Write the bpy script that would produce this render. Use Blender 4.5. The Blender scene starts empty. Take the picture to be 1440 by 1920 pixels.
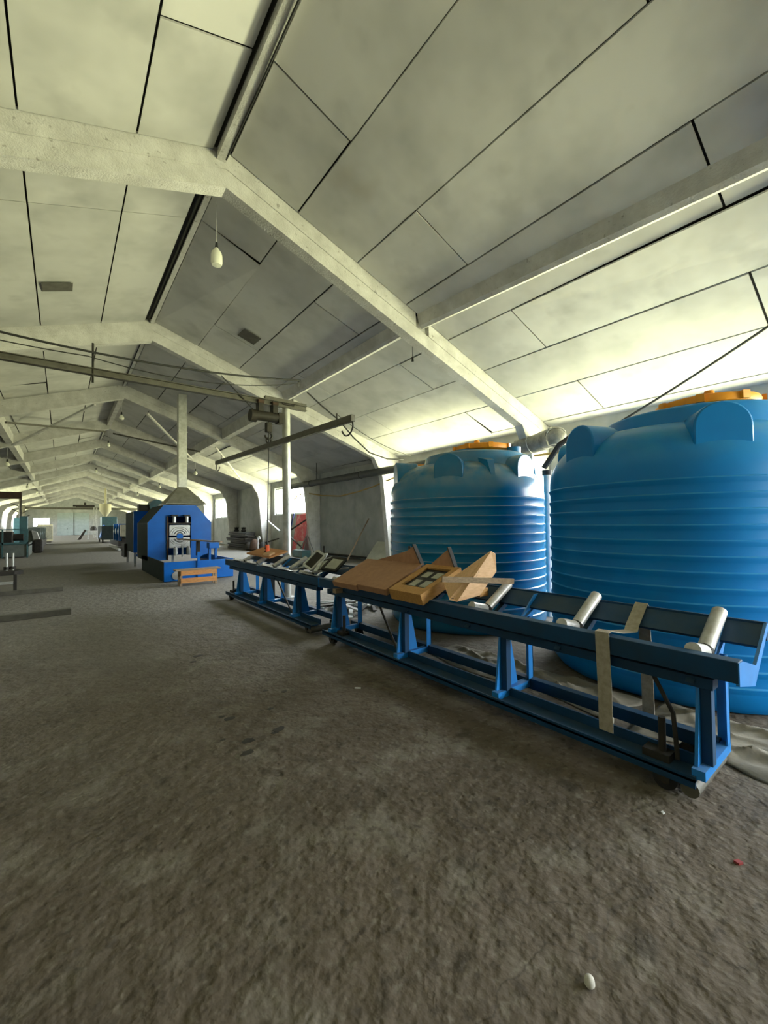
import bpy, math, random
from mathutils import Vector, Matrix
random.seed(7)
sc = bpy.context.scene
col = sc.collection

# ------------------------------------------------------------------ camera
F_PX, YAW, PITCH, ROLL, CAM_H = 776.8, 0.660, 0.025, -0.012, 1.545
fw = Vector((math.sin(YAW)*math.cos(PITCH), math.cos(YAW)*math.cos(PITCH), math.sin(PITCH)))
rt = Vector((math.cos(YAW), -math.sin(YAW), 0)); up = rt.cross(fw)
rt, up = rt*math.cos(ROLL)+up*math.sin(ROLL), up*math.cos(ROLL)-rt*math.sin(ROLL)
cd = bpy.data.cameras.new('camera'); cd.sensor_fit = 'VERTICAL'; cd.sensor_height = 36
cd.lens = F_PX/1920*36; cd.clip_start = 0.05; cd.clip_end = 500
cam = bpy.data.objects.new('camera', cd); col.objects.link(cam)
cam.matrix_world = Matrix(((rt.x, up.x, -fw.x, 0), (rt.y, up.y, -fw.y, 0), (rt.z, up.z, -fw.z, CAM_H), (0, 0, 0, 1)))
sc.camera = cam

# ------------------------------------------------------------------ view, world
sc.view_settings.view_transform = 'Standard'; sc.view_settings.look = 'None'
sc.view_settings.gamma = 1; sc.view_settings.use_curve_mapping = False
sc.view_settings.exposure = -0.15
sc.cycles.use_denoising = True; sc.cycles.use_adaptive_sampling = True; sc.cycles.adaptive_threshold = 0.055
sc.cycles.max_bounces = 8; sc.cycles.diffuse_bounces = 5; sc.cycles.transparent_max_bounces = 12
sc.cycles.sample_clamp_indirect = 6.0; sc.cycles.caustics_reflective = False; sc.cycles.caustics_refractive = False
SKY_STRENGTH = 64.0
w = bpy.data.worlds.new('world'); sc.world = w; w.use_nodes = True
nt = w.node_tree; nt.nodes.clear()
o_ = nt.nodes.new('ShaderNodeOutputWorld'); bg = nt.nodes.new('ShaderNodeBackground')
tc = nt.nodes.new('ShaderNodeTexCoord'); sx = nt.nodes.new('ShaderNodeSeparateXYZ')
mr = nt.nodes.new('ShaderNodeMapRange'); mr.inputs[1].default_value = -1; mr.inputs[2].default_value = 1
rp = nt.nodes.new('ShaderNodeValToRGB'); el = rp.color_ramp.elements
el[0].position = 0.0; el[0].color = (0.76, 0.73, 0.44, 1)          # sunlit grass around the shed
el[1].position = 0.49; el[1].color = (0.78, 0.76, 0.44, 1)
for p_, c_ in ((0.51, (0.95, 0.96, 0.90, 1)), (0.62, (1.0, 1.02, 1.06, 1)), (1.0, (0.80, 0.92, 1.1, 1))):
    e_ = el.new(p_); e_.color = c_
nt.links.new(tc.outputs['Generated'], sx.inputs[0]); nt.links.new(sx.outputs['Z'], mr.inputs[0])
nt.links.new(mr.outputs[0], rp.inputs[0]); nt.links.new(rp.outputs[0], bg.inputs[0])
bg.inputs[1].default_value = SKY_STRENGTH; nt.links.new(bg.outputs[0], o_.inputs[0])

# hall dimensions (metres; x across, y along the hall, z up, camera above the origin)
XR, ZR, SL = 1.771, 6.725, 0.342              # ridge line and roof slope
WR, WL = 9.88, 2*1.771-9.88                   # inner faces of the side walls
Y0, BAY = -0.24, 6.0                          # frame 0 and frame spacing
YEND, YNEAR = Y0+15*BAY, Y0-BAY
SILL, HEAD, EAVE = 2.05, 3.60, 3.95
def roof_z(x): return ZR-SL*abs(x-XR)
WIN_R = [-1, 0, 1, 3, 5, 7, 9, 11, 13]    # bays (from frame n to n+1) with windows
WIN_L = [7, 9, 11, 13]
WIN_Y = (0.55, 5.55)                          # window from / to inside its bay
def portal(x, y, sx_, side):                  # daylight portal in a window opening
    d = bpy.data.lights.new('daylight_portal', 'AREA'); d.shape = 'RECTANGLE'
    d.size = sx_; d.size_y = HEAD-SILL; d.cycles.is_portal = True
    o = bpy.data.objects.new('daylight_portal', d); col.objects.link(o)
    o.location = (x, y, (SILL+HEAD)/2)
    o.rotation_euler = (math.radians(90), 0, math.radians(90 if side > 0 else -90))
for side, bays in ((1, WIN_R), (-1, WIN_L)):
    for b in bays:
        portal((WR+0.22) if side > 0 else (WL-0.22), Y0+b*BAY+sum(WIN_Y)/2, WIN_Y[1]-WIN_Y[0], side)

NG = (5.6, 9.4, .8, 3.5)                      # window group in the near gable (x from, x to, sill, head)
d = bpy.data.lights.new('daylight_portal', 'AREA'); d.shape = 'RECTANGLE'; d.size = NG[1]-NG[0]; d.size_y = NG[3]-NG[2]; d.cycles.is_portal = True
o = bpy.data.objects.new('daylight_portal', d); col.objects.link(o); o.location = ((NG[0]+NG[1])/2, YNEAR-.22, (NG[2]+NG[3])/2)
o.rotation_euler = (math.radians(90), 0, 0)

# ------------------------------------------------------------------ materials
def mat(name, c, rough=0.6, metal=0.0, c2=None, scale=4.0, detail=3, lo=0.35, hi=0.65, bump=0.0, bscale=None, spec=0.5,
        dust=None, dustamt=0.0, rnd=0.0, stretch=None):
    m = bpy.data.materials.new(name); m.use_nodes = True
    t = m.node_tree; N = t.nodes; L = t.links; b = N['Principled BSDF']
    b.inputs['Roughness'].default_value = rough; b.inputs['Metallic'].default_value = metal
    b.inputs['Specular IOR Level'].default_value = spec
    src = None
    g = N.new('ShaderNodeNewGeometry'); vec = g.outputs['Position']
    if stretch:
        mp = N.new('ShaderNodeMapping'); mp.inputs['Scale'].default_value = stretch
        L.new(vec, mp.inputs[0]); vec = mp.outputs[0]
    if c2:
        n = N.new('ShaderNodeTexNoise'); n.inputs['Scale'].default_value = scale; n.inputs['Detail'].default_value = detail
        n.inputs['Roughness'].default_value = 0.62
        L.new(vec, n.inputs['Vector'])
        r = N.new('ShaderNodeMapRange'); r.inputs[1].default_value = lo; r.inputs[2].default_value = hi
        L.new(n.outputs['Fac'], r.inputs[0])
        mx = N.new('ShaderNodeMix'); mx.data_type = 'RGBA'
        mx.inputs[6].default_value = (*c, 1); mx.inputs[7].default_value = (*c2, 1)
        L.new(r.outputs[0], mx.inputs[0]); src = mx.outputs[2]
    else:
        rg = N.new('ShaderNodeRGB'); rg.outputs[0].default_value = (*c, 1); src = rg.outputs[0]
    if rnd:
        oi = N.new('ShaderNodeObjectInfo'); hs = N.new('ShaderNodeHueSaturation')
        r = N.new('ShaderNodeMapRange'); r.inputs[3].default_value = 1-rnd; r.inputs[4].default_value = 1+rnd
        L.new(oi.outputs['Random'], r.inputs[0]); L.new(r.outputs[0], hs.inputs['Value']); L.new(src, hs.inputs['Color'])
        src = hs.outputs[0]
    if dust:                                   # settled dust on upward faces
        sp = N.new('ShaderNodeSeparateXYZ'); L.new(g.outputs['Normal'], sp.inputs[0])
        n = N.new('ShaderNodeTexNoise'); n.inputs['Scale'].default_value = 6; n.inputs['Detail'].default_value = 5
        L.new(g.outputs['Position'], n.inputs['Vector'])
        r = N.new('ShaderNodeMapRange'); r.inputs[1].default_value = 0.15; r.inputs[2].default_value = 0.9
        r.inputs[4].default_value = dustamt; L.new(sp.outputs['Z'], r.inputs[0])
        mu = N.new('ShaderNodeMath'); mu.operation = 'MULTIPLY'; r2 = N.new('ShaderNodeMapRange')
        r2.inputs[1].default_value = 0.25; r2.inputs[2].default_value = 0.6
        L.new(n.outputs['Fac'], r2.inputs[0]); L.new(r.outputs[0], mu.inputs[0]); L.new(r2.outputs[0], mu.inputs[1])
        mx = N.new('ShaderNodeMix'); mx.data_type = 'RGBA'; mx.inputs[7].default_value = (*dust, 1)
        L.new(mu.outputs[0], mx.inputs[0]); L.new(src, mx.inputs[6]); src = mx.outputs[2]
    L.new(src, b.inputs['Base Color'])
    if bump:
        n = N.new('ShaderNodeTexNoise'); n.inputs['Scale'].default_value = bscale or scale*6; n.inputs['Detail'].default_value = 3
        L.new(g.outputs['Position'], n.inputs['Vector'])
        bp = N.new('ShaderNodeBump'); bp.inputs['Strength'].default_value = bump; bp.inputs['Distance'].default_value = 0.02
        L.new(n.outputs['Fac'], bp.inputs['Height']); L.new(bp.outputs[0], b.inputs['Normal'])
    return m

def layered(m, col2, scale, lo, hi, stretch=(1, 1, 1), amt=1.0, voronoi=False, distort=0.0):
    """adds one more stain layer over a material's base colour"""
    t = m.node_tree; N = t.nodes; L = t.links; b = N['Principled BSDF']
    old = b.inputs['Base Color'].links[0].from_socket
    g = N.new('ShaderNodeNewGeometry'); mp = N.new('ShaderNodeMapping'); mp.inputs['Scale'].default_value = stretch
    L.new(g.outputs['Position'], mp.inputs[0]); vec = mp.outputs[0]
    if distort:
        n0 = N.new('ShaderNodeTexNoise'); n0.inputs['Scale'].default_value = scale*2.5; n0.inputs['Detail'].default_value = 5
        L.new(vec, n0.inputs['Vector'])
        va = N.new('ShaderNodeVectorMath'); va.operation = 'MULTIPLY_ADD'
        va.inputs[1].default_value = (distort,)*3; L.new(n0.outputs['Color'], va.inputs[0]); L.new(vec, va.inputs[2]); vec = va.outputs[0]
    if voronoi:
        n = N.new('ShaderNodeTexVoronoi'); n.feature = 'DISTANCE_TO_EDGE'; n.inputs['Scale'].default_value = scale; s = n.outputs['Distance']
    else:
        n = N.new('ShaderNodeTexNoise'); n.inputs['Scale'].default_value = scale; n.inputs['Detail'].default_value = 3; s = n.outputs['Fac']
    L.new(vec, n.inputs['Vector'])
    r = N.new('ShaderNodeMapRange'); r.inputs[1].default_value = lo; r.inputs[2].default_value = hi; r.inputs[4].default_value = amt
    L.new(s, r.inputs[0])
    mx = N.new('ShaderNodeMix'); mx.data_type = 'RGBA'; mx.inputs[7].default_value = (*col2, 1)
    L.new(r.outputs[0], mx.inputs[0]); L.new(old, mx.inputs[6]); L.new(mx.outputs[2], b.inputs['Base Color'])
    return m

M = {}
M['panel'] = layered(layered(mat('whitewashed_sheet', (.57, .565, .54), .9, c2=(.43, .43, .41), scale=.9, lo=.42, hi=.72, spec=.15, rnd=.07),
                     (.36, .36, .345), 1.7, .56, .80, amt=.7), (.34, .25, .14), .55, .70, .86, amt=.55)
M['void'] = mat('dark_roof_void', (.03, .03, .028), .95)
M['concrete_white'] = layered(mat('whitewashed_concrete', (.62, .61, .585), .92, c2=(.48, .47, .445), scale=3, bump=.5, bscale=45, spec=.15),
                              (.20, .18, .15), 14, .66, .74, amt=.6)
M['wall'] = layered(mat('limewashed_wall', (.48, .49, .475), .9, c2=(.37, .385, .37), scale=1.6, spec=.2, rnd=.04),
                    (.30, .30, .27), 2.3, .62, .8, stretch=(1, 1, .35), amt=.6)
M['win_white'] = mat('old_white_paint', (.70, .72, .70), .6, c2=(.5, .52, .5), scale=9)
M['steel_grey'] = mat('grey_painted_steel', (.27, .28, .27), .5, .2, c2=(.19, .19, .18), scale=5)
M['steel_dark'] = mat('dark_oily_steel', (.022, .022, .020), .6, .0, c2=(.04, .034, .027), scale=8, spec=.25)
M['steel_beam'] = mat('weathered_grey_beam', (.105, .10, .08), .6, .1, c2=(.07, .064, .05), scale=7)
M['steel_bright'] = mat('worn_roller_steel', (.62, .61, .60), .38, .35, c2=(.46, .44, .41), scale=18)
M['galv'] = mat('galvanised_sheet', (.52, .53, .51), .42, .7, c2=(.38, .38, .35), scale=6)
M['hood'] = mat('sooty_hood_sheet', (.22, .21, .15), .55, .4, c2=(.30, .29, .22), scale=5)
M['rust'] = mat('rusty_brown_steel', (.085, .045, .025), .8, .2, c2=(.05, .03, .02), scale=9)
M['conv_shaded'] = mat('blue_conveyor_paint_shaded', (.002, .042, .115), .55, c2=(.006, .035, .08), scale=5, dust=(.09, .115, .13), dustamt=.32, spec=.3)  # conveyor paint with the shade of its front faces in the colour
M['conv_lit'] = mat('blue_conveyor_paint_lit', (.008, .19, .55), .4, c2=(.008, .15, .45), scale=4, dust=(.22, .26, .3), dustamt=.3)  # same conveyor paint, lightened for plates that face the light
M['mach'] = mat('machine_blue_enamel', (.0, .105, .42), .38, c2=(.0, .085, .35), scale=2.5, dust=(.15, .2, .25), dustamt=.3, spec=.3)
M['mach_side'] = mat('machine_dark_grey_green', (.030, .042, .042), .75, c2=(.022, .032, .032), scale=4, spec=.15)
M['tank'] = mat('blue_polyethylene', (.0, .20, .58), .38, c2=(.0, .17, .52), scale=1.8, dust=(.06, .30, .48), dustamt=.55, spec=.3)
M['tank_dusty'] = layered(mat('dusty_blue_polyethylene', (.003, .17, .37), .25, c2=(.006, .15, .31), scale=1.8, dust=(.20, .27, .29), dustamt=.95),
                          (.16, .23, .25), 1.3, .55, .8, amt=.35)
M['orange'] = mat('orange_plastic', (.85, .33, .01), .45, c2=(.75, .27, .01), scale=6)
M['pendant'] = mat('orange_red_control', (.72, .10, .02), .45)
M['fibre'] = mat('brown_fibreboard', (.36, .19, .105), .7, c2=(.30, .155, .085), scale=14, stretch=(1, 1, 1))
M['wood'] = mat('varnished_pine', (.50, .27, .08), .5, c2=(.38, .19, .055), scale=3, stretch=(4, 22, 22))
M['wood_pale'] = layered(mat('pale_plywood', (.70, .44, .25), .6, c2=(.60, .36, .19), scale=4, stretch=(3, 14, 14)), (.06, .035, .03), 17, .66, .72, amt=.9)
M['wood_old'] = mat('weathered_board', (.30, .22, .14), .8, c2=(.20, .14, .09), scale=3, stretch=(3, 18, 18))
M['wood_orange'] = mat('orange_pine_board', (.52, .24, .07), .6, c2=(.40, .17, .05), scale=3, stretch=(4, 18, 18))
M['black'] = mat('black_rubber', (.012, .012, .012), .7)
M['rim'] = mat('dark_trim_edge', (.03, .028, .03), .6)
M['cable'] = mat('black_cable', (.02, .02, .018), .6)
M['strap'] = mat('grey_beige_webbing', (.36, .32, .26), .9, c2=(.27, .24, .19), scale=30)
M['hose'] = mat('yellow_brown_hose', (.40, .27, .08), .6)
M['lag'] = mat('grey_insulated_pipe', (.05, .055, .055), .6, c2=(.08, .085, .08), scale=3)
M['wrap'] = mat('grey_plastic_wrap', (.26, .25, .22), .5, c2=(.15, .145, .13), scale=7, bump=.6, bscale=12)
M['bulb'] = mat('frosted_bulb_glass', (.80, .80, .68), .25)
M['tarp'] = mat('dusty_beige_tarpaulin', (.24, .215, .17), .85, c2=(.16, .145, .115), scale=3, bump=.5, bscale=9)
M['teal'] = mat('teal_machine_paint', (.06, .16, .17), .5, c2=(.05, .11, .12), scale=5)
M['green_grey'] = mat('grey_green_guard', (.16, .19, .17), .6, c2=(.12, .14, .13), scale=4)
M['cream'] = mat('cream_hopper_paint', (.50, .46, .30), .6)
M['pale_door'] = mat('pale_blue_grey_gate', (.42, .49, .49), .6, c2=(.35, .42, .42), scale=2.5)
M['white_frame'] = mat('white_plastic_profile', (.66, .67, .66), .5, c2=(.48, .48, .46), scale=8)
M['pane_grey'] = mat('dusty_pane', (.42, .42, .36), .4, c2=(.34, .34, .29), scale=9)
M['red'] = mat('faded_red_board', (.60, .07, .08), .6, c2=(.62, .30, .28), scale=4, lo=.5, hi=.7)
M['navy'] = mat('navy_painted_bar', (.02, .035, .10), .5)
M['stone'] = mat('pale_pebble', (.52, .50, .45), .8, c2=(.40, .38, .34), scale=40)
M['plastic_red'] = mat('red_plastic_scrap', (.25, .03, .03), .6)
M['motor'] = mat('green_motor_paint', (.04, .12, .09), .5)
M['board_white'] = mat('off_white_board', (.55, .55, .46), .7, c2=(.46, .46, .38), scale=4)

# glass: mostly clear, dusty
def glass_mat():
    m = bpy.data.materials.new('dusty_window_glass'); m.use_nodes = True
    t = m.node_tree; N = t.nodes; L = t.links; N.remove(N['Principled BSDF'])
    tr = N.new('ShaderNodeBsdfTransparent'); tr.inputs[0].default_value = (.93, .95, .94, 1)
    gl = N.new('ShaderNodeBsdfGlossy'); gl.inputs['Roughness'].default_value = .08; gl.inputs[0].default_value = (.8, .8, .8, 1)
    mx = N.new('ShaderNodeMixShader'); mx.inputs[0].default_value = .06
    L.new(tr.outputs[0], mx.inputs[1]); L.new(gl.outputs[0], mx.inputs[2]); L.new(mx.outputs[0], N['Material Output'].inputs[0])
    return m
M['glass'] = glass_mat()

# floor: worn concrete, fine relief, cracks and oil stains
def floor_mat():
    m = mat('worn_concrete_floor', (.115, .093, .073), .88, c2=(.082, .066, .051), scale=1.1, lo=.35, hi=.7, spec=.25)
    layered(m, (.215, .20, .172), 2.6, .52, .75, amt=.6)
    layered(m, (.052, .044, .035), 5.0, .60, .72, amt=.75)
    layered(m, (.20, .18, .15), 22, .56, .70, amt=.4)
    layered(m, (.048, .039, .031), 17, .56, .68, amt=.6)
    layered(m, (.045, .037, .03), .55, .0035, .0, voronoi=True, distort=.8, amt=.55)
    layered(m, (.10, .075, .065), .35, .55, .7, stretch=(1, .5, 1), amt=.5)
    t = m.node_tree; N = t.nodes; L = t.links; b = N['Principled BSDF']
    g = N.new('ShaderNodeNewGeometry')
    # pale dust towards the machines, with the far floor's brighter light painted in
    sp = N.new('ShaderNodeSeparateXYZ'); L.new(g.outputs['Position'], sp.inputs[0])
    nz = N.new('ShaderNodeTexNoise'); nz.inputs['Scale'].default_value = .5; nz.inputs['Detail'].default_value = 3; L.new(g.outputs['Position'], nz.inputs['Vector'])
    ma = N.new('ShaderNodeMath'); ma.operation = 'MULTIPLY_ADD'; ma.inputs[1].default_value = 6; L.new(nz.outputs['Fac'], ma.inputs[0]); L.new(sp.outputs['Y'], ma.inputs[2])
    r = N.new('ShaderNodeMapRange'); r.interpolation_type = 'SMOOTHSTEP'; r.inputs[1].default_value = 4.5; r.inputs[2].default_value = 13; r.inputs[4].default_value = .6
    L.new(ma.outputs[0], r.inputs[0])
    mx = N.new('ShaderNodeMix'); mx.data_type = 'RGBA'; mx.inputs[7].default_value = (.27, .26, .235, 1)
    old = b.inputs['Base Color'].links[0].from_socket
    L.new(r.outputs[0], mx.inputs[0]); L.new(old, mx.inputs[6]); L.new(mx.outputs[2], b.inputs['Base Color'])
    prev = None
    for s, st, d in ((9, .8, .03), (38, .6, .008)):
        n = N.new('ShaderNodeTexNoise'); n.inputs['Scale'].default_value = s; n.inputs['Detail'].default_value = 2
        L.new(g.outputs['Position'], n.inputs['Vector'])
        bp = N.new('ShaderNodeBump'); bp.inputs['Strength'].default_value = st; bp.inputs['Distance'].default_value = d
        L.new(n.outputs['Fac'], bp.inputs['Height'])
        if prev: L.new(prev.outputs[0], bp.inputs['Normal'])
        prev = bp
    v = N.new('ShaderNodeTexVoronoi'); v.inputs['Scale'].default_value = 17; L.new(g.outputs['Position'], v.inputs['Vector'])
    r = N.new('ShaderNodeMapRange'); r.inputs[1].default_value = .05; r.inputs[2].default_value = .22
    L.new(v.outputs['Distance'], r.inputs[0])
    bp = N.new('ShaderNodeBump'); bp.inputs['Strength'].default_value = .22; bp.inputs['Distance'].default_value = .012
    L.new(r.outputs[0], bp.inputs['Height']); L.new(prev.outputs[0], bp.inputs['Normal']); L.new(bp.outputs[0], b.inputs['Normal'])
    return m
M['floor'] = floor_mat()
M['oil'] = mat('dried_oil', (.022, .019, .016), .7)

# ------------------------------------------------------------------ mesh helpers
class B:
    """collects shapes in world coordinates; obj() links them as one mesh object"""
    def __init__(s): s.v = []; s.f = []
    def add(s, vs, fs):
        n = len(s.v); s.v += [tuple(v) for v in vs]; s.f += [tuple(i+n for i in f) for f in fs]; return s
    def box(s, x0, x1, y0, y1, z0, z1):
        vs = [(x, y, z) for z in (z0, z1) for y in (y0, y1) for x in (x0, x1)]
        return s.add(vs, [(0, 2, 3, 1), (4, 5, 7, 6), (0, 1, 5, 4), (2, 6, 7, 3), (0, 4, 6, 2), (1, 3, 7, 5)])
    def hexa(s, lo, hi):                       # two rings of n points
        n = len(lo)
        return s.add(list(lo)+list(hi), [tuple(range(n-1, -1, -1)), tuple(range(n, 2*n))]+[(i, (i+1) % n, n+(i+1) % n, n+i) for i in range(n)])
    def prism_y(s, pts, y0, y1):               # polygon in x,z swept along y
        return s.hexa([(x, y0, z) for x, z in pts], [(x, y1, z) for x, z in pts])
    def prism_x(s, pts, x0, x1):
        return s.hexa([(x0, y, z) for y, z in pts], [(x1, y, z) for y, z in pts])
    def prism_z(s, pts, z0, z1):
        return s.hexa([(x, y, z0) for x, y in pts], [(x, y, z1) for x, y in pts])
    def plate(s, pts, off):                    # 3d polygon thickened by a vector
        o = Vector(off); return s.hexa(pts, [tuple(Vector(p)+o) for p in pts])
    def bar(s, a, b, wd, ht, upv=(0, 0, 1)):   # rectangular bar between two points
        a = Vector(a); b = Vector(b); d = (b-a).normalized(); u = Vector(upv)
        if abs(d.dot(u)) > .99: u = Vector((1, 0, 0))
        r = d.cross(u).normalized(); u = r.cross(d)
        q = [(-1, -1), (1, -1), (1, 1), (-1, 1)]
        return s.hexa([tuple(a+r*i*wd/2+u*j*ht/2) for i, j in q], [tuple(b+r*i*wd/2+u*j*ht/2) for i, j in q])
    def cyl(s, a, b, r0, r1=None, n=14):
        r1 = r0 if r1 is None else r1
        a = Vector(a); b = Vector(b); d = (b-a).normalized(); u = Vector((0, 0, 1)) if abs(d.z) < .9 else Vector((1, 0, 0))
        r = d.cross(u).normalized(); u = r.cross(d)
        c = [(math.cos(2*math.pi*i/n), math.sin(2*math.pi*i/n)) for i in range(n)]
        return s.hexa([tuple(a+r*x*r0+u*y*r0) for x, y in c], [tuple(b+r*x*r1+u*y*r1) for x, y in c])
    def tube(s, pts, r, n=8):
        pts = [Vector(p) for p in pts]; k = len(pts); vs = []; fs = []
        u = None
        for i, p in enumerate(pts):
            d = (pts[min(i+1, k-1)]-pts[max(i-1, 0)]).normalized()
            if u is None:
                u = Vector((0, 0, 1)) if abs(d.z) < .9 else Vector((1, 0, 0))
            rr = d.cross(u).normalized(); u = rr.cross(d).normalized()
            for j in range(n):
                t = 2*math.pi*j/n; vs.append(tuple(p+rr*math.cos(t)*r+u*math.sin(t)*r))
        for i in range(k-1):
            for j in range(n):
                fs.append((i*n+j, i*n+(j+1) % n, (i+1)*n+(j+1) % n, (i+1)*n+j))
        fs += [tuple(range(n-1, -1, -1)), tuple(range((k-1)*n, k*n))]
        return s.add(vs, fs)
    def lathe(s, prof, c, n=48):               # (r, z) profile about the vertical through c
        vs = []; fs = []
        for r, z in prof:
            for j in range(n):
                t = 2*math.pi*j/n; vs.append((c[0]+r*math.cos(t), c[1]+r*math.sin(t), c[2]+z))
        for i in range(len(prof)-1):
            for j in range(n):
                fs.append((i*n+j, i*n+(j+1) % n, (i+1)*n+(j+1) % n, (i+1)*n+j))
        fs += [tuple(range(n-1, -1, -1)), tuple(range((len(prof)-1)*n, len(prof)*n))]
        return s.add(vs, fs)
    def obj(s, name, m, parent=None, smooth=False, bevel=0.0, label=None):
        me = bpy.data.meshes.new(name)
        org = Vector((0, 0, 0)); p = parent
        while p is not None: org = org+p.location; p = p.parent
        if parent is None and s.v:             # a thing of one mesh: origin at its base
            xs, ys, zs = zip(*s.v); loc = Vector(((min(xs)+max(xs))/2, (min(ys)+max(ys))/2, min(zs)))
        else: loc = Vector((0, 0, 0))
        org = org+loc
        me.from_pydata([tuple(Vector(v)-org) for v in s.v], [], s.f); me.update()
        me.materials.append(M[m] if isinstance(m, str) else m)
        if smooth:
            for q in me.polygons: q.use_smooth = True
            if hasattr(me, 'set_sharp_from_angle'): me.set_sharp_from_angle(angle=math.radians(40))
        o = bpy.data.objects.new(name, me); col.objects.link(o); o.location = loc
        if parent: o.parent = parent
        if bevel:
            md = o.modifiers.new('bevel', 'BEVEL'); md.width = bevel; md.segments = 2; md.limit_method = 'ANGLE'
        if label: o['label'] = label
        return o

def tag(o, label, cat=None, group=None, kind=None):
    o['label'] = label
    if cat: o['category'] = cat
    if group: o['group'] = group
    if kind: o['kind'] = kind
    return o
def thing(name, loc, label, cat=None, group=None, kind=None):
    o = bpy.data.objects.new(name, None); col.objects.link(o); o.location = loc; o.empty_display_size = .2
    return tag(o, label, cat, group, kind)
def dup(root, delta, label=None):              # a copy of a thing with its parts and sub-parts
    def cp(o, par):
        c = o.copy(); col.objects.link(c); c.parent = par
        for ch in list(o.children): cp(ch, c)
        return c
    r = cp(root, None); r.location = root.location+Vector(delta)
    if label: r['label'] = label
    return r
def sag(a, b, drop, n=14):
    a = Vector(a); b = Vector(b)
    return [tuple(a.lerp(b, i/n)-Vector((0, 0, drop*4*(i/n)*(1-i/n)))) for i in range(n+1)]

# ------------------------------------------------------------------ the shell
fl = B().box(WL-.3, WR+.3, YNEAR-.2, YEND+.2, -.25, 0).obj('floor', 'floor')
tag(fl, 'worn cracked grey-brown concrete floor', kind='structure')

def wall(name, xin, side, bays, label):
    """side wall: backing with window openings, and its panels as parts"""
    a, b_ = (xin+.03*side, xin+.30*side) if side > 0 else (xin+.30*side, xin+.03*side)
    k = B(); k.box(a, b_, YNEAR, YEND, 0, SILL); k.box(a, b_, YNEAR, YEND, HEAD, EAVE+.3)
    y = YNEAR
    for b in sorted(bays):
        w0 = Y0+b*BAY+WIN_Y[0]; k.box(a, b_, y, w0, SILL, HEAD); y = Y0+b*BAY+WIN_Y[1]
    k.box(a, b_, y, YEND, SILL, HEAD)
    wl = k.obj(name, 'wall'); tag(wl, label, kind='structure')
    p0, p1 = (xin, xin+.035) if side > 0 else (xin-.035, xin)
    for n in range(-1, 15):
        ys = Y0+n*BAY; g = .008
        for h in (0, 1):
            q0, q1 = ys+h*3+g, ys+h*3+3-g
            if n in bays:
                B().box(p0, p1, q0, q1, .02, SILL-.01).obj('panel', 'wall', wl)
                B().box(p0, p1, q0, q1, HEAD+.01, EAVE+.2).obj('lintel_panel', 'wall', wl)
            else:
                B().box(p0, p1, q0, q1, .02, EAVE+.2).obj('panel', 'wall', wl)
    return wl
wall('wall_right', WR, 1, WIN_R, 'limewashed panel side wall behind the blue tanks')
wall('wall_left', WL, -1, WIN_L, 'limewashed panel side wall left of the aisle')
gable = [(WL-.3, 0), (WR+.3, 0), (WR+.3, roof_z(WR+.3)+.1), (XR, ZR+.1), (WL-.3, roof_z(WL-.3)+.1)]
# far gable wall with a gate opening (gate at x .6 .. 4.6)
GX0, GX1, GH = -.6, 3.7, 3.75
k = B()
GW = (-3.9, -1.7, 1.5, 3.0)                   # window in the far gable left of the gate
k.prism_y([(WL-.3, 0), (GW[0], 0), (GW[0], roof_z(GW[0])+.1), (WL-.3, roof_z(WL-.3)+.1)], YEND, YEND+.25)
k.prism_y([(GW[1], 0), (GX0, 0), (GX0, roof_z(GX0)+.1), (GW[1], roof_z(GW[1])+.1)], YEND, YEND+.25)
k.box(GW[0], GW[1], YEND, YEND+.25, 0, GW[2])
k.prism_y([(GW[0], GW[3]), (GW[1], GW[3]), (GW[1], roof_z(GW[1])+.1), (GW[0], roof_z(GW[0])+.1)], YEND, YEND+.25)
k.prism_y([(GX1, 0), (WR+.3, 0), (WR+.3, roof_z(WR+.3)+.1), (GX1, roof_z(GX1)+.1)], YEND, YEND+.25)
k.prism_y([(GX0, GH), (GX1, GH), (GX1, roof_z(GX1)+.1), (XR, ZR+.1), (GX0, roof_z(GX0)+.1)], YEND, YEND+.25)
tag(k.obj('wall_back', 'wall'), 'far white gable wall at the end of the hall', kind='structure')
k = B(); zt = lambda x: roof_z(x)+.1
k.prism_y([(WL-.3, 0), (NG[0], 0), (NG[0], zt(NG[0])), (XR, zt(XR)), (WL-.3, zt(WL-.3))], YNEAR-.25, YNEAR)
k.prism_y([(NG[1], 0), (WR+.3, 0), (WR+.3, zt(WR+.3)), (NG[1], zt(NG[1]))], YNEAR-.25, YNEAR)
k.box(NG[0], NG[1], YNEAR-.25, YNEAR, 0, NG[2]); k.prism_y([(NG[0], NG[3]), (NG[1], NG[3]), (NG[1], zt(NG[1])), (NG[0], zt(NG[0]))], YNEAR-.25, YNEAR)
tag(k.obj('wall_front', 'wall'), 'near gable wall behind the viewpoint', kind='structure')
dr = thing('door_1', ((GX0+GX1)/2, YEND, 0), 'pale grey-blue double gate in the far gable wall', kind='structure')
gm = .62*GX0+.38*GX1+.55
for a, b_ in ((GX0+.02, gm-.02), (gm+.02, GX1-.02)):
    lf = B().box(a-.1, b_+.03, YEND-.04, YEND+.04, .0, GH+.1).obj('door_leaf', 'pale_door', dr)
    for zz in (.15, 1.7, GH-.2): B().box(a+.05, b_-.05, YEND-.07, YEND-.04, zz-.06, zz+.06).obj('cross_rail', 'pale_door', lf)
wk = B().box(GX0+.35, GX0+1.35, YEND-.08, YEND-.045, .1, 2.1).obj('wicket_door', 'pale_door', dr)
B().box(GX0+1.2, GX0+1.28, YEND-.13, YEND-.08, 1.0, 1.16).obj('handle', 'steel_dark', wk)
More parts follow.
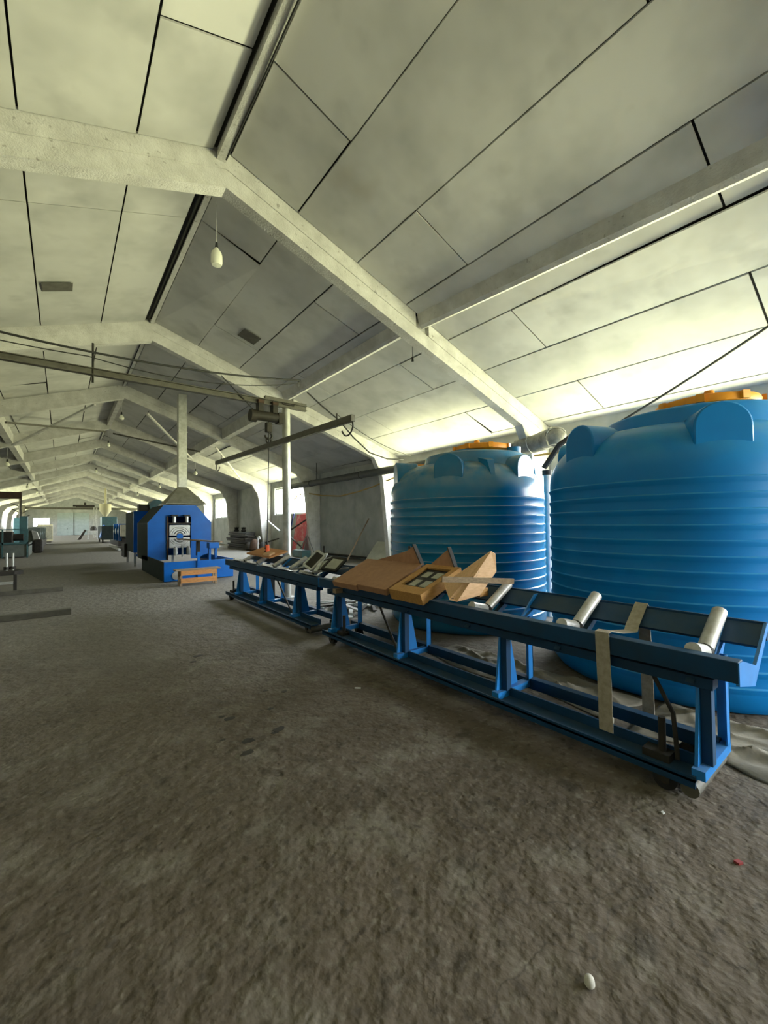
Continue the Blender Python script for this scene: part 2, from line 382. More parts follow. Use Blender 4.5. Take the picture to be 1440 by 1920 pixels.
B().box(gm-.035, gm+.035, YEND-.11, YEND-.05, .02, GH).obj('meeting_stile', 'steel_grey', dr)

# windows: frame, mullions and separate panes
wn = 0
for side, bays in ((1, WIN_R), (-1, WIN_L)):
    for b in bays:
        wn += 1
        x = (WR+.16) if side > 0 else (WL-.16)
        a, c = Y0+b*BAY+WIN_Y[0], Y0+b*BAY+WIN_Y[1]
        wd = thing('window_%d' % wn, (x, (a+c)/2, SILL), 'white-framed window strip high in the %s side wall' % ('right' if side > 0 else 'left'), kind='structure')
        f = B(); t = .03
        f.box(x-t, x+t, a, c, SILL, SILL+.07); f.box(x-t, x+t, a, c, HEAD-.07, HEAD)
        npn = 4; st = (c-a)/npn
        for i in range(npn+1):
            yy = min(max(a+i*st, a+.035), c-.035); f.box(x-t, x+t, yy-.035, yy+.035, SILL+.07, HEAD-.07)
        f.obj('window_frame', 'win_white', wd)
        for i in range(npn):
            B().box(x-.004, x+.004, a+i*st+.035, a+(i+1)*st-.035, SILL+.07, HEAD-.07).obj('pane', 'glass', wd)
        s0, s1 = (x-.20, x-.03) if side > 0 else (x+.03, x+.20)
        B().box(s0, s1, a-.02, c+.02, SILL-.03, SILL+.005).obj('window_sill', 'win_white', wd)

wd = thing('window_%d' % (wn+1), ((GW[0]+GW[1])/2, YEND+.1, GW[2]), 'white-framed window in the far gable wall left of the gate', kind='structure')
f = B()
for xx in (GW[0], (GW[0]+GW[1])/2-.04, GW[1]-.08): f.box(xx, xx+.08, YEND+.07, YEND+.13, GW[2], GW[3])
f.box(GW[0], GW[1], YEND+.075, YEND+.125, GW[2], GW[2]+.08); f.box(GW[0], GW[1], YEND+.075, YEND+.125, GW[3]-.08, GW[3])
f.obj('window_frame', 'win_white', wd)
for i in (0, 1):
    h_ = (GW[1]-GW[0])/2; B().box(GW[0]+i*h_+.08-.04*i, GW[0]+(i+1)*h_-.04-.04*i, YEND+.096, YEND+.104, GW[2]+.08, GW[3]-.08).obj('pane', 'glass', wd)
wd = thing('window_%d' % (wn+2), ((NG[0]+NG[1])/2, YNEAR-.12, NG[2]), 'wide white-framed window in the near gable behind the viewpoint', kind='structure')
f = B(); st = (NG[1]-NG[0])/4
for i in range(5):
    xx = min(max(NG[0]+i*st, NG[0]+.04), NG[1]-.04); f.box(xx-.04, xx+.04, YNEAR-.15, YNEAR-.09, NG[2], NG[3])
f.box(NG[0], NG[1], YNEAR-.145, YNEAR-.095, NG[2], NG[2]+.08); f.box(NG[0], NG[1], YNEAR-.145, YNEAR-.095, NG[3]-.08, NG[3])
f.obj('window_frame', 'win_white', wd)
for i in range(4): B().box(NG[0]+i*st+.04, NG[0]+(i+1)*st-.04, YNEAR-.124, YNEAR-.116, NG[2]+.08, NG[3]-.08).obj('pane', 'glass', wd)
# ceiling: dark void above, sheets hung under it one by one
k = B()
for s in (1, -1):
    xe = WR+.3 if s > 0 else WL-.3
    k.add([(XR, YNEAR, ZR+.05), (xe, YNEAR, roof_z(xe)+.05), (xe, YEND, roof_z(xe)+.05), (XR, YEND, ZR+.05),
           (XR, YNEAR, ZR+.2), (xe, YNEAR, roof_z(xe)+.2), (xe, YEND, roof_z(xe)+.2), (XR, YEND, ZR+.2)],
          [(0, 1, 2, 3), (7, 6, 5, 4), (0, 4, 5, 1), (1, 5, 6, 2), (2, 6, 7, 3), (3, 7, 4, 0)])
ceil = k.obj('ceiling', 'void'); tag(ceil, 'pitched whitewashed sheet ceiling with dark open joints', kind='structure')
ROWS = [.06, 1.08, 2.18, 3.27, 4.39, 5.50, 6.66, 7.82, 8.25]
def sheet(s, i, y0, y1, gap=.011, drop=(0, 0, 0, 0), th=.022, ridge=.05):
    a, b_ = (ROWS[i] if i else ridge)+gap, ROWS[i+1]-gap
    x0, x1 = XR+s*a, XR+s*b_
    pts = [(x0, y0+gap, roof_z(x0)-drop[0]), (x1, y0+gap, roof_z(x1)-drop[1]), (x1, y1-gap, roof_z(x1)-drop[2]), (x0, y1-gap, roof_z(x0)-drop[3])]
    return pts, (0, 0, th)
far = B(); rr = random.Random(3)
for n in range(-1, 15):
    f0 = Y0+n*BAY+.24; f1 = Y0+(n+1)*BAY
    for s in (1, -1):
        for i in range(8):
            cut = f0+1.30 if ((i % 2 == 0) != (n % 2 == 0)) else f1-1.5
            if n == 1 and s < 0: cut = 7.34
            for a, c in ((f0, cut), (cut, f1)):
                dz = [rr.random()*.012 for _ in range(4)]
                if rr.random() < .10: dz[rr.randrange(4)] += .03+.03*rr.random()
                p, off = sheet(s, i, a, c, drop=dz, ridge=.17 if (s < 0 and n in (0, 1)) else .05, gap=.009+.009*rr.random())
                if 0 <= n <= 8: B().plate(p, off).obj('panel', 'panel', ceil)
                else: far.plate(p, off)
fo = far.obj('panel_field', 'panel', ceil); fo['kind'] = 'stuff'
# two grey patch boards and one sagging sheet corner
for s, (xc, yc), (lx, ly) in ((1, (3.56, 9.85), (.40, .50)), (-1, (-.10, 9.85), (.46, .40))):
    z = lambda x: roof_z(x)-.012
    B().plate([(xc-lx/2, yc-ly/2, z(xc-lx/2)-.03), (xc+lx/2, yc-ly/2, z(xc+lx/2)-.03), (xc+lx/2, yc+ly/2, z(xc+lx/2)), (xc-lx/2, yc+ly/2, z(xc-lx/2))],
              (0, 0, .01)).obj('patch_board', 'steel_beam', ceil, label='small dark grey patch board')

# concrete frames: two rafter halves and two haunched columns each
for n in range(-1, 15):
    y = Y0+n*BAY; fr = thing('roof_frame', (XR, y, 0), 'whitewashed concrete portal frame, number %d along the hall' % (n+2), kind='structure')
    order = {0: 'beside the viewpoint', 1: 'nearest in full view, above the gap between the tanks', 2: 'second in view, beside the hoist column', 3: 'third in view, shaded side facing the viewer', 4: 'fourth in view, brightly lit column'}
    fr['label'] = 'whitewashed concrete portal frame, ' + order.get(n, '%dth along the hall from the viewpoint' % n if n > 4 else 'behind the viewpoint')
    for s in (1, -1):
        X = lambda u: XR+s*u                    # u: distance from the ridge
        def R(u, d): return (X(u), roof_z(X(u))-d)
        k = B(); o3 = (lambda l: l if s > 0 else l[::-1])
        k.prism_y(o3([R(.0, -.04), R(.0, .245), R(3.52, .245), R(3.52, -.04)]), y, y+.24)
        k.prism_y(o3([R(3.52, -.04), R(3.52, .245), R(3.86, .245), R(3.86, -.04)]), y+.09, y+.15)
        k.prism_y(o3([R(3.86, -.04), R(3.86, .245), R(8.1, .245), R(8.1, -.04)]), y, y+.24)
        k.prism_y(o3([R(.0, .245), R(.0, .50), R(7.02, .50), R(7.4, .55), R(7.4, .245)]), y+.014, y+.226)
        k.obj('rafter', 'concrete_white', fr)
        k = B(); zt = roof_z(X(7.4))
        k.prism_y(o3([(X(6.95), roof_z(X(6.95))-.49), (X(7.12), zt-.66), (X(7.27), zt-.86), (X(7.35), zt-1.15), (X(7.63), 0), (X(8.10), 0), (X(8.10), zt-.3), (X(7.2), zt-.2)]), y+.012, y+.228)
        k.obj('column', 'concrete_white', fr)
# longitudinal beams: one each side per bay, and the ridge strip
for n in range(-1, 14):
    a, c = Y0+n*BAY+.24, Y0+(n+1)*BAY
    for s, nm in ((1, 'right'), (-1, 'left')):
        ua, ub = (3.89, 3.55) if n == 0 else (3.47, 3.47)      # distance from the ridge at near / far end
        def ring(u, yy):
            q = [(u, -.0), (u+.06, .19), (u+.12, .215), (u+.37, .0)] if n < 2 else [(u, .0), (u, .43), (u+.22, .37), (u+.22, .0)]
            r = [(XR+s*a_, yy, roof_z(XR+s*a_)-d_) for a_, d_ in q]
            return r if s > 0 else r[::-1]
        o = B().hexa(ring(ua, a), ring(ub, c)).obj('purlin_beam', 'concrete_white')
        tag(o, 'whitewashed concrete beam along the %s roof slope, bay %d from the viewpoint' % (nm, n+1), kind='structure')
    xa, xb, zz = {0: (XR-.13, XR-.01, .17), 3: (XR-.10, XR+.06, .35)}.get(n, (XR-.05, XR+.03, .08))
    o = B().box(xa, xb, a, c, ZR-zz, ZR-.04).obj('ridge_strip', 'concrete_white')
    tag(o, 'pale strip under the roof ridge, bay %d from the viewpoint' % (n+1), kind='structure')
#@@THINGS
# ------------------------------------------------------------------ water tanks
def tank(c, m, off, label, fins):
    x, y = c
    t = thing('water_tank', (x, y, 0), label, 'water tank', 'blue plastic water tanks')
    R0 = 1.215; lx, ly = x+.13, y-.27
    prof = [(1.10, 0), (1.17, .012), (R0, .07)]
    z = .213
    while z < 1.95:
        prof += [(R0, z-.046), (R0+.002, z-.036), (R0+.013, z-.008), (R0+.013, z+.003), (R0+.001, z+.014), (R0, z+.030)]
        z += .1275
    prof += [(R0, 1.96), (1.205, 2.04), (1.175, 2.13), (1.12, 2.22), (1.05, 2.30), (.97, 2.355), (.90, 2.39), (.87, 2.41), (.5, 2.46), (.0, 2.48)]
    B().lathe(prof, (x, y, 0), 96).obj('body', m, t, smooth=True)
    B().lathe([(.84, 2.30), (.82, 2.42), (.785, 2.555), (.77, 2.575), (.74, 2.585), (.60, 2.61), (.47, 2.63), (.44, 2.63), (.43, 2.66), (.0, 2.66)], (x+.07, y-.15, 0), 72).obj('collar', m, t, smooth=True)
    for a in range(6):                         # rounded radial lugs on the shoulder
        th = math.radians(off+60*a); d = Vector((math.cos(th), math.sin(th), 0)); s = Vector((-d.y, d.x, 0))
        ring = []
        hw, z0, z1 = .205, 2.14, 2.30
        arc = [(-hw, z0)]+[(-hw*math.cos(math.pi*i/12), z1+.20*math.sin(math.pi*i/12)) for i in range(13)]+[(hw, z0)]
        lo = [tuple(Vector((x, y, zz))+d*1.145+s*u) for u, zz in arc]
        mid = [tuple(Vector((x, y, zz-.004))+d*1.135+s*u*1.03) for u, zz in arc]
        hi = [tuple(Vector((x, y, zz-.01))+d*.80+s*u*1.0) for u, zz in arc]
        B().hexa(hi, lo).obj('lug', m, t, smooth=True, bevel=.015)
    for a in fins:                             # sharp gusset fins between lugs
        th = math.radians(a); d = Vector((math.cos(th), math.sin(th), 0)); s = Vector((-d.y, d.x, 0))
        P = lambda r, zz, u: tuple(Vector((x, y, zz))+d*r+s*u)
        B().hexa([P(.86, 2.36, -.10), P(1.19, 2.06, -.02), P(1.06, 2.40, -.05), P(.86, 2.46, -.11)],
                 [P(.86, 2.36, .10), P(1.19, 2.06, .02), P(1.06, 2.40, .05), P(.86, 2.46, .11)]).obj('fin', m, t)
    lid = B().lathe([(.0, 2.63), (.40, 2.64), (.445, 2.66), (.45, 2.70), (.435, 2.735), (.40, 2.745), (.36, 2.735), (.30, 2.75), (.0, 2.765)], (lx, ly, 0), 56).obj('lid', 'orange', t, smooth=True)
    for a in range(8):
        th = math.radians(45*a+10); d = Vector((math.cos(th), math.sin(th), 0)); p = Vector((lx, ly, 2.70))
        B().bar(p+d*.44, p+d*.475, .07, .075).obj('grip', 'orange', lid)
    B().cyl((lx-.25, ly-.10, 2.74), (lx-.25, ly-.10, 2.80), .05, .04).obj('vent_knob', 'orange', lid, smooth=True)
    B().lathe([(.10, 2.56), (.10, 2.67), (.0, 2.68)], (x+.25, y-.78, 0), 18).obj('side_cap', m, t, smooth=True)
    return t
tank((5.15, 1.60), 'tank', -145, 'big clean bright blue ribbed plastic water tank nearest the viewer, at the right edge', [])
T1 = tank((5.21, 4.55), 'tank_dusty', -150, 'dusty dull blue ribbed plastic water tank behind the brown wooden boxes', [-119, -1, 60])
# fittings between the tanks
t = thing('standpipe', (6.22, 3.68, 0), 'white standpipe with black cap between the two blue tanks', 'pipe')
B().cyl((6.22, 3.68, 0), (6.22, 3.68, 2.28), .055).obj('pipe', 'white_frame', t, smooth=True)
B().cyl((6.22, 3.68, 2.28), (6.22, 3.68, 2.36), .075).obj('cap', 'black', t, smooth=True)
tag(B().tube([(6.20, 3.72, 2.40), (6.22, 3.60, 2.56), (6.22, 3.46, 2.74), (6.30, 3.30, 2.86), (6.6, 3.1, 2.9)], .045).obj('black_hose', 'black', smooth=True), 'short thick black hose above the gap between the tanks', 'hose')
vb = B().cyl((4.72, 5.25, 2.30), (4.72, 5.25, 2.47), .05).obj('valve', 'white_frame', T1, smooth=True)
B().tube([(4.72, 5.25, 2.38), (4.62, 5.35, 2.50), (4.50, 5.45, 2.46)], .035).obj('valve_pipe', 'navy', vb, smooth=True)
B().cyl((4.66, 5.12, 2.47), (4.80, 5.00, 2.47), .035).obj('valve_handle', 'orange', vb, smooth=True)

# ------------------------------------------------------------------ roller conveyors
def conveyor(y0, y1, legs, rollers, label, near):
    t = thing('roller_conveyor', (2.95, (y0+y1)/2, 0), label, 'conveyor', 'blue pipe roller conveyors')
    L_ = y1-y0
    # front rail: box channel; inner wing falling to the trough bottom
    B().box(2.715, 2.80, y0, y1, .70, .81).obj('front_rail', 'conv_shaded', t, bevel=.004)
    B().plate([(2.80, y0+.03, .800), (3.00, y0+.03, .725), (3.00, y1-.03, .725), (2.80, y1-.03, .800)], (0, 0, -.012)).obj('front_wing', 'conv_shaded', t)
    B().box(2.765, 2.86, y0+.12, y1-.12, .615, .675).obj('lower_rail', 'conv_shaded', t, bevel=.004)
    # rear rail: plate leaning outwards
    B().plate([(3.215, y0, .795), (3.385, y0, .905), (3.385, y1, .905), (3.215, y1, .795)], (.012, 0, -.016)).obj('rear_rail', 'conv_shaded', t)
    B().box(3.37, 3.392, y0, y1, .80, .91).obj('rear_flange', 'conv_shaded', t)
    for ye, s in ((y0, 1), (y1, -1)):
        B().prism_y([(2.716, .69), (3.03, .615), (3.09, .66), (3.39, .87), (3.39, .905), (3.36, .905), (3.06, .722), (2.80, .80), (2.716, .808)], min(ye-s*.004, ye+s*.012), max(ye-s*.004, ye+s*.012)).obj('end_plate', 'conv_lit', t)
    ry = 0
    for ry in rollers:
        for a, b_, nm in (((3.03, .765), (3.345, .945), 'roller'), ((3.00, .760), (2.815, .805), 'front_roller')):
            r = B().cyl((a[0], ry, a[1]), (b_[0], ry, b_[1]), .042, n=20).obj('roller', 'steel_bright', t, smooth=True)
            d = Vector((b_[0]-a[0], 0, b_[1]-a[1])).normalized()
            p = Vector((a[0], ry, a[1])); B().cyl(tuple(p-d*.03), tuple(p+d*.004), .046, n=16).obj('bearing', 'steel_dark', r, smooth=True)
        B().prism_y([(2.74, .64), (3.05, .60), (3.37, .80), (3.37, .84), (3.04, .66), (2.80, .69)], ry-.02, ry+.02).obj('roller_bracket', 'conv_shaded', t)
    for i, (ly, kind) in enumerate(legs):
        pm = 'conv_lit'
        B().prism_y([(2.735, .19), (3.02, .19), (2.92, .64), (2.80, .64)], ly-.008, ly+.008).obj('leg', pm, t)
        pw = .052
        B().box(2.80, 2.86, ly-pw-.008, ly-.008, .19, .68).obj('leg_post', 'conv_shaded', t, bevel=.003)
        B().prism_y([(2.84, .55), (3.16, .60), (3.33, .80), (3.04, .66), (2.80, .69)], ly-.012, ly+.012).obj('saddle', pm, t)
        k = B(); k.box(3.12, 3.185, ly-.05, ly-.042, .19, .72); k.box(3.177, 3.185, ly-.05, ly+.01, .19, .72)
        k.obj('rear_leg', pm, t)
        B().box(2.702, 3.19, ly-.05, ly+.012, .143, .195).obj('cross_member', pm, t)
        B().prism_y([(3.07, .70), (3.10, .70), (3.36, .895), (3.30, .895)], ly-.006, ly+.006).obj('cross_rib', pm, t)
    b0, b1 = (y0+.19, y1-.12)
    B().box(2.685, 2.86, b0, b1, .128, .142).obj('base_rail', 'conv_shaded', t)
    B().box(2.685, 2.70, b0, b1, .095, .158).obj('base_flange', 'conv_shaded', t)
    B().box(2.845, 2.86, b0, b1, .142, .205).obj('base_flange', 'conv_shaded', t)
    B().box(3.13, 3.20, b0, b1, .125, .21).obj('rear_base_rail', 'conv_shaded', t, bevel=.003)
    for ye in (b0+.16, b1-.16):
        for xx in (2.76, 3.16):
            wh = B().cyl((xx-.03, ye, .062), (xx+.03, ye, .062), .062, n=20).obj('wheel', 'black', t, smooth=True)
            B().cyl((xx-.036, ye, .055), (xx+.036, ye, .055), .02, n=12).obj('hub', 'rust', wh, smooth=True)
            B().box(xx-.05, xx-.042, ye-.03, ye+.03, .05, .128).obj('wheel_bracket', 'steel_dark', t)
    B().cyl((2.70, b0+.03, .075), (3.22, b0+.03, .075), .045, n=12).obj('axle_bar', 'steel_beam', t, smooth=True)
    return t
C1 = conveyor(.58, 4.93, [(.778, 'end'), (2.10, 'mid'), (3.34, 'mid'), (4.66, 'end')], [.80, 1.58, 2.40, 3.2, 4.0, 4.72],
              'near blue roller conveyor section in front of the tanks, carrying the brown wooden boxes', True)
C2 = conveyor(4.96, 8.98, [(5.80, 'mid'), (7.12, 'mid'), (8.35, 'end')], [5.7, 6.52, 7.2, 8.0, 8.72],
              'far blue roller conveyor section ending beside the wooden bench, with scrap lying on it', False)
for a, b_ in ((5.05, 5.55), (5.85, 6.40), (6.60, 7.10), (7.30, 7.85), (8.08, 8.60)):      # sunlight glare on the far front wing, made as pale strips
    B().plate([(2.725, a, .828), (2.80, a, .815), (2.80, b_, .815), (2.725, b_, .828)], (0, 0, .006)).obj('wing_glare_strip', 'galv', C2)
# black height-adjusting screws and struts
for t, pts in ((C1, [((2.80, 1.02, .66), (2.80, .90, .42), (2.79, .88, .17)), ((2.82, 3.77, .66), (2.82, 3.40, .14))]), (C2, [((2.82, 6.55, .62), (2.82, 5.97, .14))])):
    for p in pts: B().tube(p, .013).obj('strut', 'steel_dark', t, smooth=True)
for t, yy in ((C1, .96), (C1, 4.45), (C2, 8.7)):
    B().cyl((2.80, yy, .142), (2.80, yy, .38), .02, n=12).obj('jack_screw', 'steel_dark', t, smooth=True)
    B().box(2.75, 2.85, yy-.05, yy+.09, .142, .185).obj('jack_block', 'steel_dark', t)
mt = B().cyl((2.98, 7.62, .28), (3.14, 7.62, .28), .10, n=18).obj('drive_motor', 'motor', C2, smooth=True)
B().box(2.96, 3.18, 7.52, 7.72, .165, .22).obj('motor_foot', 'motor', mt)
B().box(3.00, 3.10, 7.30, 7.42, .17, .62).obj('drive_box', 'steel_dark', C2)

# webbing strap thrown over the near section
t = thing('webbing_strap', (3.0, 1.26, .2), 'frayed beige webbing strap draped over the near conveyor section', 'strap')
def ribbon(pts, w_, nm):
    lo = [(x, y-w_/2, z) for x, y, z in pts]; hi = [(x, y+w_/2, z) for x, y, z in pts]
    b_ = B(); n = len(pts); vs = lo+hi+[(x+.004, y, z+.004) for x, y, z in lo]+[(x+.004, y, z+.004) for x, y, z in hi]
    fs = []
    for i in range(n-1): fs += [(i, i+1, n+i+1, n+i), (2*n+i, 3*n+i, 3*n+i+1, 2*n+i+1)]
    fs += [(0, n, 3*n, 2*n), (n-1, 3*n-1, 4*n-1, 2*n-1)]
    for i in range(n-1): fs += [(i, 2*n+i, 2*n+i+1, i+1), (n+i, n+i+1, 3*n+i+1, 3*n+i)]
    return b_.add(vs, fs).obj(nm, 'strap', t)
ribbon([(2.70, 1.235, .22), (2.704, 1.24, .5), (2.706, 1.25, .83), (2.76, 1.255, .832)], .085, 'front_tail')
ribbon([(2.76, 1.255, .832), (2.90, 1.24, .80), (3.06, 1.22, .785), (3.16, 1.25, .80), (3.38, 1.27, .925), (3.405, 1.27, .90)], .085, 'middle')
ribbon([(3.40, 1.27, .91), (3.41, 1.26, .6), (3.405, 1.25, .05)], .08, 'rear_tail')

# ------------------------------------------------------------------ brown boxes on the conveyor
def slab(name, fy0, fy1, by0, by1, zf, zb, th, m, label, xf=2.60, xb=3.22, group='brown wooden boxes on the conveyor'):
    t = thing(name, (xf+.3, (fy0+fy1)/2, zf-th), label, 'wooden box', group)
    n = Vector((-(zb-zf), 0, xb-xf)).normalized()
    P = [(xf, fy0, zf), (xb, by0, zb), (xb, by1, zb), (xf, fy1, zf)]
    B().plate(P, n*-th).obj('body', m, t, bevel=.006)
    return t, P, n
t, P, n = slab('wooden_box', 3.88, 4.40, 4.00, 4.52, .84, 1.065, .07, 'fibre', 'flat brown box lid, leftmost of the row lying on the conveyor')
B().plate([(3.24, 4.74, .96), (3.24, 3.72, .96), (3.24, 3.72, 1.205)], (.03, 0, 0)).obj('end_board', 'fibre', t)
B().bar((3.262, 3.715, 1.0), (3.262, 3.715, 1.26), .035, .012).obj('edge_trim', 'rim', t)
t, P, n = slab('wooden_box', 3.345, 3.86, 3.44, 3.98, .86, 1.08, .07, 'fibre', 'flat brown box lid, second of the row, beside the one with a small window')
B().plate([(3.20, 4.03, 1.04), (3.20, 3.43, 1.00), (3.20, 3.58, 1.265)], (.03, 0, 0)).obj('end_board', 'fibre', t)
B().bar((3.215, 3.585, 1.285), (3.215, 3.42, 1.02), .014, .05, (1, 0, 0)).obj('edge_trim', 'rim', t)
# the box with a framed four-pane window
t = thing('window_box', (2.9, 3.05, .72), 'varnished wooden box with a dark four-pane window frame, lying on the conveyor', 'wooden box', 'brown wooden boxes on the conveyor')
xf, xb = 2.60, 3.22
def wp(u, v, d=0.0):                            # point on the tilted top of the box: u along the conveyor, v up the slope
    ya, yb = (2.82+.47*u), (2.88+.50*u); z = .875+.20*v
    return Vector((xf+(xb-xf)*v, ya+(yb-ya)*v, z))+Vector((-.32, 0, .947))*d
def quad(b_, u0, u1, v0, v1, d, th, nm, m, par):
    return b_.plate([tuple(wp(u0, v0, d)), tuple(wp(u0, v1, d)), tuple(wp(u1, v1, d)), tuple(wp(u1, v0, d))], Vector((-.32, 0, .947))*-th).obj(nm, m, par)
for u0, u1, v0, v1 in ((0, 1, 0, .20), (0, 1, .88, 1), (0, .14, .20, .88), (.86, 1, .20, .88)):
    quad(B(), u0, u1, v0, v1, 0, .022, 'frame_board', 'wood', t)
quad(B(), 0, .03, 0, 1, -.022, .085, 'side_board', 'wood', t); quad(B(), .97, 1, 0, 1, -.022, .085, 'side_board', 'wood', t)
quad(B(), .03, .97, 0, .025, -.022, .085, 'front_board', 'wood', t); quad(B(), .03, .97, .975, 1, -.022, .085, 'back_board', 'wood', t)
sash = quad(B(), .14, .86, .20, .88, -.03, .012, 'window_sash', 'rim', t)
for u0, u1 in ((.25, .44), (.56, .75)):
    for v0, v1 in ((.28, .49), (.60, .79)):
        quad(B(), u0, u1, v0, v1, -.024, .005, 'pane', 'pane_grey', sash)
B().plate([(3.22, 3.40, 1.02), (3.22, 2.94, .98), (3.22, 3.05, 1.255)], (.03, 0, 0)).obj('end_board', 'fibre', t)
B().bar((3.235, 3.055, 1.275), (3.235, 2.93, 1.00), .014, .05, (1, 0, 0)).obj('edge_trim', 'rim', t)
# pale board standing at the right end, with a stick
tt = B().plate([(2.88, 2.79, .945), (3.12, 2.42, 1.265), (3.16, 2.40, 1.24), (3.17, 2.40, 1.08), (3.0, 2.46, .87), (2.76, 2.52, .835), (2.72, 2.57, .85)], (.02, .02, .004)).obj('plywood_board', 'wood_pale')
tag(tt, 'pale speckled plywood board standing at the right end of the brown boxes', 'board')
tag(B().bar((2.66, 2.60, 1.035), (3.30, 2.31, .985), .02, .05).obj('wooden_stick', 'wood_old'), 'horizontal brown stick against the pale plywood board', 'stick')
tag(B().box(3.05, 3.18, 2.50, 2.66, .84, .92).obj('wood_offcut', 'wood', bevel=.01), 'small wood offcut lying behind the pale plywood board', 'wood block')
tag(B().box(2.62, 2.88, 4.34, 4.42, .69, .74).obj('torn_board', 'wood_old'), 'torn wood splinter under the leftmost brown box lid', 'board')

# scrap on the far section: picture-frame like offcuts and profiles
def frame_scrap(c, w_, h_, rot, m, label):
    t = thing('broken_casement', c, label, 'scrap frame', 'scrap frames on the far conveyor')
    mr_ = Matrix.Rotation(rot[2], 3, 'Z') @ Matrix.Rotation(rot[0], 3, 'X') @ Matrix.Rotation(rot[1], 3, 'Y')
    q = lambda u, v: tuple(Vector(c)+mr_ @ Vector((u, v, 0)))
    for a, b_ in (((-w_/2, -h_/2), (w_/2, -h_/2)), ((w_/2, -h_/2), (w_/2, h_/2)), ((w_/2, h_/2), (-w_/2, h_/2)), ((-w_/2, h_/2), (-w_/2, -h_/2))):
        B().bar(q(*a), q(*b_), .035, .03, tuple(mr_ @ Vector((0, 0, 1)))).obj('bar', m, t)
    B().plate([q(-w_/2+.02, -h_/2+.02), q(w_/2-.02, -h_/2+.02), q(w_/2-.02, h_/2-.02), q(-w_/2+.02, h_/2-.02)], mr_ @ Vector((0, 0, .004))).obj('backing', 'pane_grey' if m != 'white_frame' else 'steel_dark', t)
frame_scrap((3.02, 5.05, .965), .30, .22, (.1, -.45, .5), 'steel_dark', 'dark scrap frame with a pale pane, nearest the brown boxes')
frame_scrap((3.04, 5.66, .98), .30, .22, (.3, -.8, .1), 'white_frame', 'white scrap frame with a dark opening, leaning on the far conveyor section')
frame_scrap((3.10, 5.40, .93), .35, .25, (-.2, -.3, .9), 'steel_dark', 'flat dark scrap frame lying in the middle of the far conveyor section')
for i, (a, b_, m, lb) in enumerate((((2.86, 5.30, .86), (3.30, 5.75, 1.06), 'white_frame', 'white plastic profile sticking up from the scrap on the far conveyor'),
                                    ((2.80, 5.28, .85), (3.25, 5.02, .90), 'steel_grey', 'short grey bar lying on the scrap near the brown boxes'),
                                    ((2.88, 5.95, .84), (3.28, 5.55, 1.02), 'white_frame', 'white broken profile lying across the scrap heap on the conveyor'),
                                    ((2.84, 6.02, .83), (3.05, 5.62, .86), 'steel_dark', 'dark angle bar at the foot of the scrap on the far conveyor'),
                                    ((3.05, 5.85, .96), (3.33, 5.30, .98), 'wood_old', 'brown slat on the rear rail behind the scrap frames'))):
    tag(B().bar(a, b_, .05, .02).obj('scrap_profile', m), lb, 'scrap bar', 'scrap bars on the far conveyor')
tt = thing('orange_tray', (3.2, 7.9, .93), 'worn orange-brown board lying on the far rollers behind the red control', 'board')
B().plate([(3.02, 7.35, .90), (3.38, 7.35, 1.00), (3.38, 8.55, 1.02), (3.02, 8.55, .92)], (0, 0, .03)).obj('board', 'wood_orange', tt)
B().plate([(3.0, 7.30, .95), (3.10, 7.30, .99), (3.10, 7.62, .99), (3.0, 7.62, .95)], (0, 0, .03)).obj('corner_piece', 'wood_pale', tt)

# ------------------------------------------------------------------ hoist column, monorail, hoist, lifting beam
PX, PY = 3.72, 8.13
t = thing('steel_column', (PX, PY, 0), 'round grey steel column standing behind the conveyor, carrying the hoist rail', 'column')
B().cyl((PX, PY, 0), (PX, PY, 4.02), .085, n=28).obj('shaft', 'galv', t, smooth=True)
B().box(PX-.16, PX+.16, PY-.16, PY+.16, 0, .02).obj('base_plate', 'steel_grey', t)
B().box(PX-.13, PX+.13, PY-.13, PY+.13, 4.02, 4.045).obj('top_plate', 'steel_dark', t)
B().bar((PX, PY, 3.55), (PX-.02, PY+.0, 3.58), .02, .02).obj('clamp', 'steel_dark', t)
t = thing('monorail_beam', (.5, 8.05, 3.93), 'long grey I-beam hoist rail crossing the hall under the roof', 'beam')
z0 = 3.96
B().prism_x([(8.00, z0), (8.10, z0), (8.10, z0+.012), (8.056, z0+.012), (8.056, z0+.098), (8.10, z0+.098), (8.10, z0+.11), (8.00, z0+.11), (8.00, z0+.098), (8.044, z0+.098), (8.044, z0+.012), (8.00, z0+.012)], -5.5, 4.15).obj('rail', 'steel_beam', t)
for xx in (.37, -3.2):
    B().cyl((xx, 8.05, z0-.12), (xx, 8.05, z0+.52 if xx > 0 else roof_z(xx)+.04), .016, n=8).obj('hanger_rod', 'steel_dark', t)
B().bar((PX-.5, 8.05, z0+.15), (PX+.42, 8.05, z0+.12), .08, .06).obj('end_bracket', 'steel_beam', t)
t = thing('electric_hoist', (3.3, 8.05, 3.3), 'oily electric hoist hanging from the rail beside the grey column', 'hoist')
B().cyl((3.02, 8.05, 3.72), (3.50, 8.05, 3.72), .10, n=20).obj('drum', 'steel_dark', t, smooth=True)
B().cyl((2.92, 8.05, 3.70), (3.04, 8.05, 3.70), .125, n=20).obj('motor_cap', 'steel_dark', t, smooth=True)
B().box(3.48, 3.60, 7.95, 8.15, 3.60, 3.82).obj('gear_box', 'steel_dark', t, bevel=.01)
for xx in (3.12, 3.42):
    tr_ = B().box(xx-.05, xx+.05, 7.97, 8.13, 3.80, 3.96).obj('trolley_plate', 'steel_dark', t)
    for yy in (7.99, 8.11): B().cyl((xx-.06, yy, 3.995), (xx+.06, yy, 3.995), .04, n=14).obj('trolley_wheel', 'rust', tr_, smooth=True)
